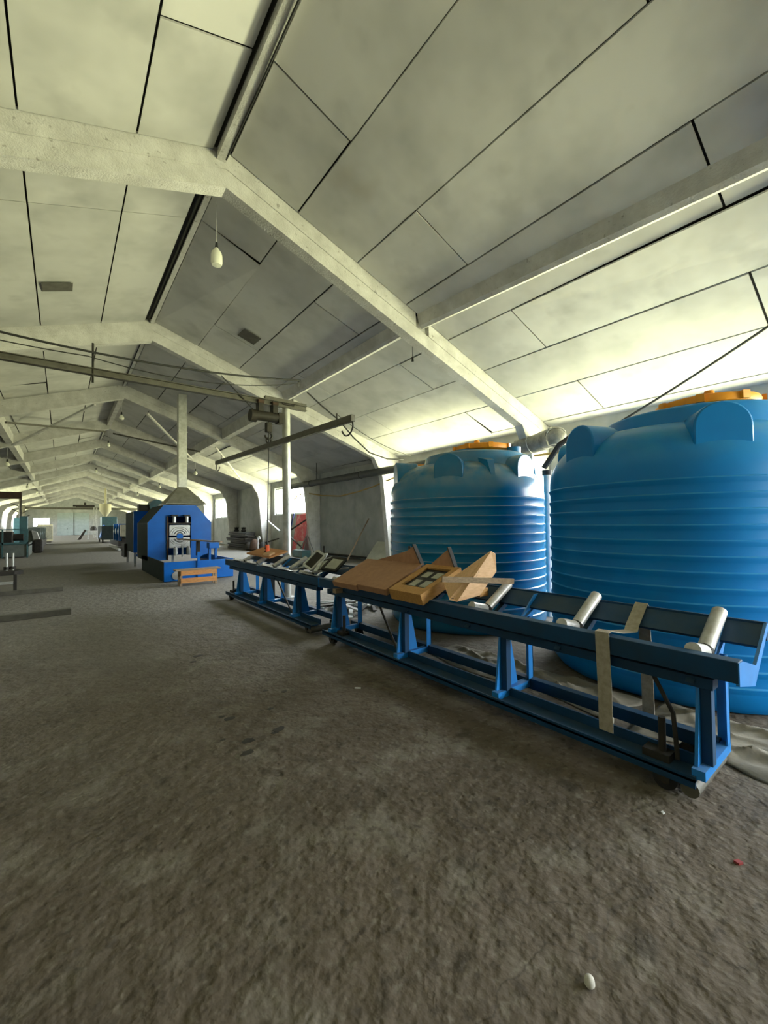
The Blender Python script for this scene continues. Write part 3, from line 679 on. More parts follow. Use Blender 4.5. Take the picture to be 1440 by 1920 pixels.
B().box(3.24, 3.36, 7.99, 8.11, 3.40, 3.60).obj('hook_block', 'steel_dark', t, bevel=.015)
B().tube([(3.30, 8.05, 3.42)]+[(3.30+.07*math.sin(a), 8.05, 3.33+.07*math.cos(a)) for a in [math.pi*.05+i*math.pi*1.5/10 for i in range(11)]], .02).obj('hook', 'steel_dark', t, smooth=True)
B().cyl((3.30, 8.05, 3.58), (3.30, 8.05, 3.72), .012, n=8).obj('chain', 'steel_dark', t)
t = thing('lifting_beam', (3.30, 8.05, 3.0), 'long slim lifting beam hanging from the hoist hook above the conveyor', 'beam')
ya, yb, za, zb = 4.95, 11.68, 3.055, 3.215
B().bar((3.30, ya, za), (3.30, yb, zb), .07, .10).obj('beam', 'steel_beam', t, bevel=.006)
B().tube([(3.30+.05*math.cos(a), 8.05, 3.235+.055*math.sin(a)) for a in [i*math.pi/6 for i in range(13)]], .016).obj('eye', 'steel_dark', t, smooth=True)
for yy, s, z in ((ya, 1, za-.04), (yb, -1, zb-.04)):
    B().tube([(3.30, yy+s*.02, z)]+[(3.30, yy+s*(.16-.16*math.cos(a)), z-.17*math.sin(a)-.02) for a in [i*math.pi*.85/9 for i in range(1, 10)]], .012).obj('end_hook', 'cable', t, smooth=True)
    B().cyl((3.30, yy+s*.45, z+.08), (3.30, yy+s*.45, z+.20), .012, n=8).obj('bolt', 'steel_dark', t)
t = thing('hoist_pendant', (3.22, 7.95, .98), 'orange-red hoist control pendant hanging on its cable over the far rollers', 'control')
B().cyl((3.30, 8.02, 3.55), (3.22, 7.95, 1.13), .011, n=8).obj('control_cable', 'cable', t)
pb = B().box(3.185, 3.255, 7.915, 7.985, .95, 1.13).obj('pendant_body', 'pendant', t, bevel=.012)
B().cyl((3.22, 7.95, 1.12), (3.22, 7.95, 1.17), .022, n=12).obj('gland', 'cable', pb)
for zz in (1.0, 1.06): B().cyl((3.18, 7.95, zz), (3.17, 7.95, zz), .014, n=10).obj('button', 'black', pb)

# cables
def cable(pts, r, label, m='cable'): return tag(B().tube(pts, r).obj('cable', m, smooth=True), label, 'cable', None)
cable(sag((-3.3, 7.9, 4.60), (3.95, 7.9, 4.56), .30, 24), .018, 'thick black cable sagging along above the hoist rail')
cable(sag((-3.3, 7.95, 4.52), (.30, 7.95, 4.22), .12, 16)+sag((.30, 7.95, 4.22), (3.9, 7.95, 4.50), .20, 16)[1:], .009, 'thin black cable looping below the thick one above the hoist rail')
cable(sag((3.9, 7.9, 4.52), (4.55, 9.2, 4.98), .08), .016, 'short black cable from the hoist rail end to the roof beam')
cable([(2.35, 8.0, 4.36), (2.75, 8.02, 4.02), (3.0, 8.03, 3.80)], .010, 'short black lead running down to the hoist')
cable([(5.45, 10.5, 5.25), (5.9, 10.5, 4.95), (6.5, 10.5, 4.60), (7.0, 10.5, 4.15), (7.6, 10.5, 3.74), (8.3, 10.5, 3.60), (9.0, 10.5, 3.64)], .022, 'thick black cable hanging from the roof down to the pipe behind the dusty tank')
cable(sag((6.4, 10.45, 4.75), (9.3, 10.45, 3.78), .16), .009, 'thin cable beside the thick one above the dusty tank')
cable(sag((8.2, 1.02, 4.50), (8.2, 3.40, 3.35), .03), .02, 'black cable running down the roof behind the near tank')
cable(sag((XR-.02, 5.7, 6.56), (XR-.02, -.2, 6.56), .03), .012, 'cable stapled along the ridge above the nearest bay')
cable([(8.6, .6, 4.30), (8.6, .9, 4.2), (8.62, 1.2, 4.18), (8.6, 1.25, 4.28)], .008, 'thin loose wire by the wall above the near tank')
# ventilation pipe along the wall
t = thing('insulated_pipe', (9.0, 12, 3.23), 'dark lagged pipe running along the right wall behind the dusty tank', 'pipe')
B().cyl((9.0, 6.15, 3.37), (9.0, 19.2, 3.37), .135, n=24).obj('pipe', 'lag', t, smooth=True)
for yy in (8.0, 13.0, 17.0): B().tube([(9.0+.14*math.cos(a), yy, 3.37+.14*math.sin(a)) for a in [i*math.pi/8 for i in range(17)]], .012, 6).obj('band', 'steel_dark', t)
for yy in (16.5,): B().cyl((9.0, yy, 3.5), (9.0, yy, roof_z(9.0)), .012, n=8).obj('hanger', 'steel_dark', t)
B().cyl((9.0, 19.2, 3.37), (9.0, 19.32, 3.37), .10, .09, n=20).obj('end_cap', 'galv', t, smooth=True)
t = thing('wrapped_elbow', (8.75, 5.3, 3.2), 'pipe elbow wrapped in grey plastic above the gap between the tanks', 'pipe elbow')
rr = random.Random(5); pts = [(9.0, 6.1, 3.37), (8.98, 5.7, 3.38), (8.93, 5.35, 3.42), (8.80, 5.05, 3.44), (8.60, 4.85, 3.40), (8.38, 4.72, 3.33)]
k = B()
for i in range(len(pts)-1): k.cyl(pts[i], tuple(Vector(pts[i+1]).lerp(Vector(pts[i]), -.12)), .17+.05*rr.random(), .17+.06*rr.random(), n=14)
k.lathe([(.17, -.17), (.21, -.06), (.2, .06), (.12, .16), (.0, .19)], pts[-1], 14)
k.obj('wrapping', 'wrap', t, smooth=True)
for p in (pts[1], pts[3]): B().tube([(p[0]+.22*math.cos(a), p[1]+.05*math.sin(a), p[2]+.22*math.sin(a)) for a in [i*math.pi/8 for i in range(17)]], .01, 6).obj('tie', 'white_frame', t)
tag(B().tube([(9.3, 19.85, 2.45), (9.3, 19.5, 2.75), (9.3, 18.9, 2.96), (9.3, 18.0, 2.99), (9.3, 16.6, 2.80), (9.3, 15, 2.68), (9.3, 13.6, 2.78), (9.3, 12.6, 2.91), (9.3, 11.4, 3.12), (9.25, 8, 3.16), (9.2, 4.5, 3.14)], .028).obj('yellow_hose', 'hose', smooth=True), 'yellow-brown hose drooping along the right wall under the lagged pipe', 'hose')
tag(B().cyl((9.72, 11.9, .12), (9.72, 18.6, .12), .045, n=12).obj('floor_pipe', 'steel_dark', smooth=True), 'dark pipe low along the foot of the right wall', 'pipe')

# ------------------------------------------------------------------ lamps: bulbs on wires
def bulb(x, y, ztop, z, label, big=1.0, glass=True):
    t = thing('hanging_bulb' if glass else 'bulb_holder', (x, y, z-.25*big), label, 'light bulb' if glass else 'lamp holder', 'bulbs hanging on wires' if glass else None)
    B().cyl((x, y, z), (x, y, ztop), .005, n=6).obj('wire', 'cable' if not glass else 'white_frame', t)
    B().cyl((x, y, z-.08*big), (x, y, z+.01), .026*big, .018*big, n=12).obj('socket', 'black', t, smooth=True)
    if glass:
        B().lathe([(.02, 0), (.03, -.03), (.075, -.09), (.085, -.14), (.085, -.25), (.07, -.285), (.0, -.29)][::-1] if big == 1 else
                  [(.02, 0), (.03, -.03), (.08, -.10), (.09, -.15), (.07, -.20), (.0, -.23)][::-1], (x, y, z-.06*big), 20).obj('bulb_glass', 'bulb', t, smooth=True)
    return t
bulb(1.87, 6.58, 6.65, 5.92, 'large frosted bulb hanging on a wire below the nearest roof frame')
bulb(5.80, 6.43, 5.34, 5.0, 'empty black lamp holder on a wire near the right slope beam', glass=False)
LB = [(1.77, 18.66, 5.90, 'frosted bulb hanging under the ridge behind the hoist rail'), (1.77, 24.5, 5.75, 'frosted bulb under the ridge, second one beyond the hoist rail'),
      (1.77, 34.0, 5.45, 'frosted bulb under the ridge, third one beyond the hoist rail'), (5.1, 21.5, 4.25, 'frosted bulb hanging right of the exhaust duct'),
      (5.1, 31.0, 4.32, 'frosted bulb hanging left of the exhaust duct above the blue machine'), (5.1, 41.3, 4.40, 'frosted bulb of the right row, furthest one above the blue cabinet'),
      (-1.9, 24.0, 4.45, 'frosted bulb of the left row, nearest one at the left edge'), (-1.9, 37.0, 4.45, 'frosted bulb of the left row, second from the left edge'),
      (-1.9, 50.0, 4.9, 'frosted bulb of the left row, third from the left edge')]
for x, y, z, lb in LB: bulb(x, y, roof_z(x)-.02, z, lb, big=1.3)

# ------------------------------------------------------------------ blue forming machine with hood
t = thing('blue_machine', (3.05, 14.3, 0), 'large blue pipe machine with octagonal front and open roller stand', 'machine')
bx = B(); X0, X1 = 2.15, 3.98
base = B().box(X0, X1, 12.4, 12.43, .02, .54).obj('base_front', 'mach', t, bevel=.005)
B().box(X0, X0+.03, 12.43, 16.3, .02, .54).obj('base_side', 'mach_side', t)
B().box(X1-.03, X1, 12.43, 16.3, .02, .54).obj('base_side', 'mach', t)
B().box(X0+.03, X1-.03, 12.43, 16.3, .10, .16).obj('base_tray', 'mach', t)
B().cyl((2.46, 12.385, .17), (2.46, 12.405, .17), .115, n=24).obj('round_cover', 'galv', base, smooth=True)
B().box(2.98, 3.05, 12.36, 12.40, .05, .78).obj('front_post', 'mach', t)
# octagonal front plate with a square opening
FY = 15.1
oc = [(2.15, .40), (2.15, 1.62), (2.62, 2.20), (3.60, 2.20), (4.09, 1.62), (4.09, .40)]
ox0, ox1, oz0, oz1 = 2.72, 3.44, .50, 1.82
k = B()
k.prism_y([oc[0], (ox0, oz0-.1), (ox0, oz1), oc[2], oc[1]][::1], FY, FY+.05)
k.prism_y([(ox0, oz1), (ox1, oz1), oc[3], oc[2]], FY, FY+.05)
k.prism_y([(ox1, oz0-.1), oc[5], oc[4], oc[3], (ox1, oz1)], FY, FY+.05)
k.obj('front_plate', 'mach', t)
k = B()
for a, b_ in ((oc[0], oc[1]), (oc[1], oc[2]), (oc[2], oc[3]), (oc[3], oc[4]), (oc[4], oc[5])):
    k.hexa([(a[0], FY+.05, a[1]), (b_[0], FY+.05, b_[1]), (b_[0], FY+2.3, b_[1]), (a[0], FY+2.3, a[1])],
           [(a[0]+(.03 if a[0] < 3 else -.03), FY+.05, a[1]-.03), (b_[0]+(.03 if b_[0] < 3 else -.03), FY+.05, b_[1]-.03), (b_[0]+(.03 if b_[0] < 3 else -.03), FY+2.3, b_[1]-.03), (a[0]+(.03 if a[0] < 3 else -.03), FY+2.3, a[1]-.03)])
k.obj('casing', 'mach_side', t)
B().prism_y(oc, FY+2.28, FY+2.33).obj('back_plate', 'mach', t)
B().box(ox0-.03, ox0+.02, FY-.05, FY, oz0-.1, oz1).obj('opening_trim', 'rust', t)
B().box(ox0+.02, ox1-.0, FY-.02, FY+.06, 1.58, 1.62).obj('crosshead', 'steel_dark', t)
for xx in (2.90, 3.28):
    cl = B().cyl((xx, FY-.12, 1.62), (xx, FY-.12, 1.84), .055, n=16).obj('press_screw', 'galv', t, smooth=True)
    B().box(xx-.09, xx+.09, FY-.2, FY-.03, 1.82, 1.88).obj('screw_plate', 'steel_dark', cl)
    c2 = B().cyl((xx, FY-.35, .56), (xx, FY-.35, .78), .07, n=16).obj('lower_screw', 'galv', t, smooth=True)
    B().cyl((xx, FY-.35, .78), (xx, FY-.35, .84), .045, n=14).obj('screw_cap', 'steel_bright', c2, smooth=True)
B().cyl((3.09, FY-.4, .50), (3.09, FY-.4, .90), .03, n=12).obj('spindle', 'galv', t, smooth=True)
# two die halves with concentric grooves
for zc, zr, s in ((1.165, (1.19, 1.54), 1), (1.165, (.78, 1.13), -1)):
    d = B().box(ox0+.05, ox1-.04, FY-.02, FY+.10, zr[0], zr[1]).obj('die_block', 'galv', t, bevel=.01)
    for r_ in (.10, .17, .24, .30):
        B().tube([(3.09+r_*math.cos(a), FY-.03, zc+s*r_*.95*math.sin(a)+s*.03) for a in [math.pi*.08+i*math.pi*.84/14 for i in range(15)]], .011, 6).obj('groove_ring', 'steel_dark' if r_ < .2 else 'steel_bright', d, smooth=True)
B().cyl((3.09, FY-.03, 1.165), (3.09, FY+.05, 1.165), .10, n=22).obj('pipe_hole', 'mach', t, smooth=True)
B().bar((3.0, FY-.25, 1.08), (4.05, FY-1.3, .98), .16, .04).obj('outfeed_arm', 'wood_old', t)
B().box(3.45, 3.56, FY-.7, FY-.6, .54, 1.0).obj('arm_post', 'steel_dark', t)
for xx in (3.62, 3.80): B().box(xx, xx+.06, 13.6, 13.7, .16, .86).obj('tray_post', 'mach', t)
B().box(3.60, 3.9, 13.5, 13.8, .80, .98).obj('valve_box', 'mach', t, bevel=.01)
B().box(2.55, 3.65, FY+.4, FY+.7, 2.2, 2.225).obj('top_light_panel', 'white_frame', t)
B().cyl((2.72, 13.6, .26), (3.3, 13.6, .26), .12, n=18).obj('tray_motor', 'mach_side', t, smooth=True)

t = thing('exhaust_hood', (3.35, 15.9, 2.24), 'grey sheet-metal exhaust hood and duct above the blue machine', 'hood')
hx0, hx1, hy0, hy1 = 2.72, 3.98, 15.3, 16.5
k = B(); k.hexa([(hx0, hy0, 2.27), (hx1, hy0, 2.27), (hx1, hy1, 2.27), (hx0, hy1, 2.27)], [(3.19, 15.77, 2.86), (3.46, 15.77, 2.86), (3.46, 16.04, 2.86), (3.19, 16.04, 2.86)])
k.obj('hood_cone', 'hood', t)
B().box(hx0-.01, hx1+.01, hy0-.01, hy1+.01, 2.245, 2.27).obj('hood_rim', 'hood', t)
B().box(3.19, 3.46, 15.77, 16.04, 2.86, roof_z(3.4)-.02).obj('duct', 'galv', t)
for zz in (3.7, 4.8): B().box(3.17, 3.48, 15.75, 16.06, zz, zz+.03).obj('duct_flange', 'galv', t)
# bench
t = thing('wooden_bench', (2.75, 11.45, 0), 'low orange pine bench in front of the blue machine', 'bench')
B().box(2.22, 3.30, 11.30, 11.60, .385, .42).obj('seat', 'wood_old', t, bevel=.004)
for xx in (2.32, 3.16):
    for yy in (11.33, 11.53): B().box(xx, xx+.06, yy, yy+.045, 0, .385).obj('leg', 'wood_old', t)
B().box(2.34, 3.20, 11.305, 11.33, .27, .385).obj('apron', 'wood_orange', t)
B().box(2.34, 3.20, 11.305, 11.33, .08, .20).obj('lower_rail', 'wood_orange', t)
# cabinet machine behind
t = thing('blue_cabinet_machine', (2.8, 19, 0), 'tall blue machine cabinet on legs left behind the octagonal machine', 'machine')
B().box(2.10, 3.50, 18.0, 18.05, .52, 2.08).obj('front_door', 'mach', t, bevel=.008)
B().box(2.10, 3.50, 18.05, 20.4, .52, 2.06).obj('body', 'mach_side', t, bevel=.01)
for xx in (2.12, 3.4):
    for yy in (18.02, 20.3): B().box(xx, xx+.08, yy, yy+.08, 0, .52).obj('leg', 'galv', t)
B().box(2.12, 3.45, 18.05, 18.1, .38, .46).obj('lower_rail', 'mach', t)
B().box(2.0, 2.10, 19.9, 20.9, .25, .80).obj('side_box', 'steel_dark', t)
B().box(2.35, 2.75, 18.6, 19.1, 2.06, 2.36).obj('top_motor_box', 'steel_dark', t, bevel=.02)
B().cyl((2.95, 18.5, 2.30), (2.95, 19.2, 2.30), .25, n=20).obj('top_motor', 'teal', t, smooth=True)
B().box(3.25, 3.6, 18.4, 18.9, 2.06, 2.40).obj('control_box', 'teal', t, bevel=.01)
B().cyl((3.42, 18.38, 2.24), (3.42, 18.41, 2.24), .09, n=14).obj('dial', 'galv', t)

# ------------------------------------------------------------------ far machines on the right of the aisle
t = thing('extruder_line', (3.2, 33, 0), 'dark green extruder machine on skids beyond the blue cabinet', 'machine')
B().box(2.75, 4.2, 30.5, 36, .25, .55).obj('skid', 'steel_dark', t)
B().box(2.65, 2.78, 29.5, 36, .05, .15).obj('skid_rail', 'white_frame', t)
B().cyl((3.3, 30.8, 1.15), (3.3, 35.5, 1.15), .42, n=20).obj('barrel', 'teal', t, smooth=True)
for yy in (31.3, 32.9, 34.5): B().box(2.83, 3.77, yy, yy+.12, .55, 1.66).obj('band', 'mach', t)
B().box(2.85, 3.7, 30.3, 30.75, .85, 1.60).obj('end_housing', 'hood', t, bevel=.04)
for yy in (31, 34): B().box(3.0, 3.6, yy, yy+.3, .5, .8).obj('foot', 'steel_dark', t)
t = thing('hopper_machine', (3.0, 45, 0), 'cream funnel hopper on a dark stand far down the aisle', 'hopper')
B().lathe([(.10, 2.35), (.45, 2.9), (.45, 3.5), (.42, 3.5)], (3.05, 45, 0), 20).obj('funnel', 'cream', t, smooth=True)
B().cyl((3.05, 45, 3.5), (3.05, 45, 4.9), .08, n=12).obj('feed_pipe', 'cream', t, smooth=True)
B().box(2.75, 3.9, 44.4, 46.5, 1.5, 2.35).obj('throat_housing', 'teal', t, bevel=.04)
B().box(2.7, 4.2, 44.0, 48.5, .3, 1.5).obj('gear_housing', 'mach_side', t, bevel=.05)
for xx, yy in ((2.75, 44.1), (4.05, 44.1), (2.75, 48.3), (4.05, 48.3)): B().box(xx, xx+.12, yy, yy+.12, 0, .3).obj('foot', 'steel_dark', t)
B().bar((2.9, 44.2, 1.6), (2.6, 44.1, .5), .2, .1).obj('blue_guard', 'mach', t)
t = thing('work_table', (2.7, 58, 0), 'work table heaped with tools beside the aisle near the far gate', 'table')
B().box(2.2, 3.3, 57.2, 58.6, .92, 1.0).obj('top', 'white_frame', t)
for xx, yy in ((2.25, 57.25), (3.15, 57.25), (2.25, 58.5), (3.15, 58.5)): B().box(xx, xx+.09, yy, yy+.09, 0, .92).obj('leg', 'white_frame', t)
tag(B().lathe([(.30, 0), (.33, .2), (.22, .45), (.0, .5)], (2.8, 57.8, 1.0), 14).obj('tool_bundle', 'steel_dark', smooth=True), 'dark bundle of tools lying on the far work table', 'tools')
tag(B().prism_y([(1.3, 0), (1.6, 0), (2.15, 1.1), (2.0, 1.15)], 57.4, 58.4).obj('leaning_sheet', 'steel_dark'), 'dark sheet leaning towards the far work table', 'sheet')
for i, xx in enumerate((3.15, 3.55)):
    tag(B().box(xx, xx+.16, 66+i*2, 66.16+i*2, 0, 3.95).obj('grey_post', 'galv'), ('left' if i == 0 else 'right')+' one of two slim grey posts under the far crane beam', 'post', 'posts under the far crane beam')
t = thing('crane_beam', (2, 70, 3.7), 'long dark crane beam across the far end of the hall', 'beam')
k = B()
for i, (z0, z1, wy) in enumerate(((3.78, 3.83, .12), (3.83, 4.02, .03), (4.02, 4.07, .12))): k.box(-4.0, 9.2, 70-wy, 70+wy, z0, z1)
k.obj('rail', 'steel_beam', t)
B().box(-4.1, -3.8, 69.85, 70.15, 0, 4.3).obj('left_post', 'steel_beam', t)
hb = B().box(1.4, 3.5, 69.7, 70.3, 4.10, 4.42).obj('hoist_carriage', 'steel_dark', t, bevel=.03)
B().box(2.3, 2.55, 69.8, 70.2, 4.42, 4.75).obj('hoist_motor', 'steel_dark', hb)
B().cyl((1.1, 70, 4.3), (1.4, 70, 4.3), .12, n=12).obj('hoist_shaft', 'steel_dark', hb)

# ------------------------------------------------------------------ left side of the aisle
t = thing('guarded_machine', (-1.9, 29, 0), 'grey-green machine with a railing at the left side of the aisle', 'machine')
B().box(-3.6, -1.36, 27.5, 27.56, .05, .68).obj('front_panel', 'green_grey', t)
B().box(-3.6, -1.36, 27.45, 27.58, .66, .76).obj('top_rail', 'teal', t)
B().box(-1.40, -1.34, 27.56, 30.5, .05, .70).obj('side_panel', 'green_grey', t)
B().box(-3.6, -1.34, 27.56, 30.5, .55, .62).obj('deck', 'teal', t)
for xx in (-3.5, -2.35, -1.42): B().box(xx, xx+.06, 27.45, 27.51, 0, 1.42).obj('railing_post', 'teal', t)
B().box(-3.6, -1.36, 27.46, 27.5, 1.38, 1.43).obj('handrail', 'teal', t)
B().box(-3.0, -2.0, 28.2, 29.0, .62, 1.30).obj('gear_box', 'steel_dark', t, bevel=.05)
B().cyl((-2.0, 28.6, 1.0), (-1.6, 28.6, 1.0), .18, n=16).obj('coupling', 'steel_dark', t, smooth=True)
B().box(-1.78, -1.46, 28.9, 29.2, .62, 2.10).obj('control_column', 'teal', t, bevel=.02)
t = thing('teal_roller_machine', (-1.5, 40, 0), 'pale teal barrel machine behind the grey-green railing', 'machine')
B().cyl((-1.55, 34.5, 1.05), (-1.55, 47, 1.05), .38, n=18).obj('barrel', 'teal', t, smooth=True)
B().box(-2.1, -1.1, 34.5, 47, .0, .55).obj('bed', 'steel_dark', t)
for yy in (34.4, 37.5, 41, 44.5): B().box(-2.0, -1.1, yy, yy+.15, .5, 1.48).obj('band', 'green_grey', t)
B().prism_y([(-1.35, .3), (-1.0, .3), (-1.25, 1.2), (-1.5, 1.3)], 33.4, 34.4).obj('curved_guard', 'galv', t)
B().box(-1.35, -.92, 31.5, 33.2, .0, .78).obj('black_drum', 'steel_dark', t, bevel=.08)
t = thing('tool_cabinet', (-1.0, 52, 0), 'beige machine cabinet far left of the aisle near the gate', 'cabinet')
B().box(-1.9, -.75, 51, 53, .1, 1.75).obj('body', 'cream', t, bevel=.03)
B().box(-1.9, -.75, 50.97, 51.0, .3, 1.6).obj('door', 'hood', t)
B().box(-1.8, -.85, 51.1, 52.9, 0, .1).obj('plinth', 'steel_dark', t)
t = thing('vertical_mill', (-2.6, 46, 0), 'dark vertical machine with cables rising at the far left', 'machine')
B().box(-3.2, -2.4, 45.6, 46.4, 0, 2.3).obj('column', 'teal', t, bevel=.05)
B().cyl((-2.8, 46, 2.3), (-2.8, 46, 3.9), .10, n=12).obj('mast', 'steel_dark', t)
for i, (dx, dz) in enumerate(((-.6, 3.5), (-.5, 3.0), (.45, 2.9), (.6, 2.5))): B().bar((-2.8, 46, dz-.3), (-2.8+dx, 46, dz), .07, .07).obj('arm', 'steel_dark', t)
# small machine table by the left edge
t = thing('bolt_table', (-1.1, 13, 0), 'low dark steel stand with two upright bolts at the left edge', 'stand')
B().prism_z([(-2.2, 12.7), (-.86, 12.7), (-.72, 12.9), (-.84, 13.3), (-2.2, 13.3)], .44, .53).obj('plate', 'steel_dark', t)
B().box(-2.2, -.86, 12.68, 12.72, .24, .30).obj('stretcher', 'galv', t)
B().box(-.88, -.82, 12.68, 12.74, 0, .46).obj('leg', 'steel_dark', t); B().box(-2.1, -2.04, 12.68, 12.74, 0, .46).obj('leg', 'steel_dark', t)
for xx in (-1.02, -.91):
    b_ = B().cyl((xx, 13.0, .53), (xx, 13.0, .93), .025, n=12).obj('bolt', 'galv', t, smooth=True)
    B().cyl((xx, 13.0, .55), (xx, 13.0, .62), .055, n=8).obj('nut', 'steel_dark', b_)
t = thing('rubber_tyre', (-1.2, 12.2, 0), 'small black wheel by the low steel stand at the left edge', 'wheel')
B().cyl((-1.30, 12.15, .17), (-1.14, 12.15, .17), .17, n=22).obj('tyre', 'black', t, smooth=True)
B().cyl((-1.31, 12.15, .17), (-1.13, 12.15, .17), .06, n=14).obj('hub', 'steel_dark', t, smooth=True)
tag(B().box(-3.0, .13, 9.14, 9.26, .0, .10).obj('steel_bar', 'steel_beam', bevel=.006), 'dark steel bar across the floor at left, the nearer of two', 'steel bar', 'steel bars on the floor')
tag(B().box(-3.0, .02, 12.56, 12.66, .0, .095).obj('steel_bar', 'steel_beam', bevel=.006), 'dark steel bar across the floor at left, the farther of two', 'steel bar', 'steel bars on the floor')
t = thing('brown_beam', (-3.5, 20, 2.6), 'rusty brown beam sticking out from the left wall high up', 'beam')
B().box(WL, -1.18, 19.9, 20.1, 2.58, 2.80).obj('rail', 'rust', t); B().box(WL, -1.18, 19.84, 20.16, 2.56, 2.585).obj('flange', 'rust', t)
B().cyl((-2.2, 20, 2.8), (-2.2, 20, roof_z(-2.2)), .015, n=8).obj('hanger_rod', 'steel_dark', t)

# roof bracing beyond the hoist rail
for a, b_, lb in (((2.55, 18.1, 5.85), (5.25, 22.9, 4.95), 'pale diagonal brace under the right slope above the exhaust duct'),
                  ((5.35, 19.0, 4.95), (7.95, 23.4, 4.05), 'pale diagonal brace under the right slope right of the duct'),
                  ((1.9, 23.5, 5.95), (5.0, 20.2, 4.9), 'dark diagonal tie under the right slope above the duct'),
                  ((.9, 18.0, 5.90), (-1.7, 23.4, 5.0), 'grey diagonal brace under the left slope beyond the hoist rail'),
                  ((-1.5, 18.4, 5.0), (1.6, 23.5, 6.0), 'dark diagonal tie under the left slope beyond the hoist rail')):
    tag(B().bar(a, b_, .07, .07).obj('roof_brace', 'steel_beam' if 'dark' in lb else 'concrete_white'), lb, 'brace', 'roof braces in one bay')

# ------------------------------------------------------------------ things along the right wall
rr = random.Random(11)
for i in range(9):
    j = rr.random()*.2
    tag(B().box(8.55+j, 9.15+j*.5, 24.4+.1*rr.random(), 27.6+.5*rr.random(), .12*i, .12*i+.10).obj('stacked_bar', 'steel_dark', bevel=.01),
        'bar number %d from the floor in the dark stack by the right wall' % (i+1) if False else ('dark flat bar, %s in the stack against the right wall' % ('lowest', 'second from bottom', 'third from bottom', 'fourth from bottom', 'in the middle', 'fourth from top', 'third from top', 'second from top', 'topmost')[i]), 'steel bar', 'bars stacked by the right wall')
for i, yy in enumerate((25.6, 26.9)):
    tag(B().lathe([(.12, 0), (.16, .05), (.10, .16), (.17, .24), (.0, .28)], (8.85, yy, 1.08), 14).obj('black_flange', 'black', smooth=True), ('near' if i == 0 else 'far')+' one of two black flanges on top of the stacked bars', 'flange', 'flanges on the bar stack')
for i, (x, y, z, r) in enumerate(((8.7, 23.3, .0, .30), (8.9, 22.6, .0, .24), (8.6, 24.0, .0, .22))):
    tag(B().lathe([(r*.6, 0), (r, r*.4), (r*.9, r*1.4), (r*.5, r*2.1), (.02, r*2.3)], (x, y, z), 12).obj('scrap_bag', ('rust', 'black', 'steel_dark')[i], smooth=True),
        ('rusty brown scrap bundle beside the bar stack', 'small black scrap bundle at the right of the bar stack', 'dark scrap bundle touching the bar stack')[i], 'scrap bundle', 'scrap bundles by the bar stack')
tag(B().tube([(8.5, 22.3, 0), (8.5, 22.3, .8), (8.5, 22.2, .86), (8.5, 22.05, .84), (8.5, 22.0, .7)], .03).obj('bent_pipe', 'white_frame', smooth=True), 'white bent pipe standing at the right of the bar stack', 'pipe')
# red and white panel rack below the window
t = thing('panel_rack', (9.2, 19.5, 0), 'rack with a red and white board under the window by the column', 'rack')
B().plate([(9.3, 18.55, .12), (9.3, 19.75, .12), (9.62, 19.75, 2.0), (9.62, 18.55, 2.0)], (.03, 0, 0)).obj('board', 'red', t)
B().plate([(9.28, 18.6, .1), (9.28, 19.3, .1), (9.45, 19.2, .95), (9.45, 18.6, .95)], (.02, 0, 0)).obj('lower_board', 'board_white', t)
B().bar((9.05, 20.1, 0), (9.35, 19.55, 2.05), .06, .06).obj('post', 'navy', t)
B().bar((9.15, 19.75, 1.15), (9.45, 18.3, 1.75), .07, .05).obj('diagonal', 'steel_dark', t)
B().bar((9.15, 19.8, .95), (9.3, 18.6, .35), .06, .05).obj('diagonal', 'steel_dark', t)
B().bar((9.15, 22.6, 1.75), (9.15, 20.9, 1.15), .06, .06).obj('stay', 'galv', t)
B().bar((9.1, 22.9, .45), (9.1, 20.9, .75), .06, .06).obj('lower_stay', 'steel_dark', t)
tag(B().bar((9.1, 14.2, .02), (9.80, 13.62, 1.72), .07, .05).obj('leaning_plank', 'wood_old'), 'grey plank leaning on the right wall left of the dusty tank', 'plank')
tag(B().plate([(9.2, 13.15, .02), (9.2, 12.0, .02), (9.72, 12.05, .80), (9.72, 13.0, .80)], (.03, 0, 0)).obj('leaning_board', 'board_white'), 'off-white board leaning on the right wall beside the dusty tank', 'board')
t = thing('wire_stand', (9.2, 18.0, 0), 'thin grey wire trestle by the right wall', 'trestle')
for a, b_ in (((9.2, 18.9, 0), (9.3, 18.1, .95)), ((9.2, 17.0, 0), (9.3, 18.0, .95)), ((9.4, 18.6, 0), (9.32, 18.05, .98))): B().bar(a, b_, .03, .03).obj('leg', 'steel_grey', t)
tag(B().box(8.5, 8.95, 17.0, 18.0, 0, .32).obj('teal_box', 'teal', bevel=.02), 'low dark teal box on the floor at the foot of the right wall', 'box')
t = thing('crossed_bars', (8.9, 15.7, 0), 'short dark upright bar on a foot standing by the wall pipe', 'stand')
B().bar((9.0, 15.9, 0), (9.0, 15.9, .55), .06, .06).obj('upright', 'steel_dark', t); B().bar((8.8, 15.9, .02), (9.2, 15.9, .02), .06, .04).obj('foot', 'steel_dark', t)

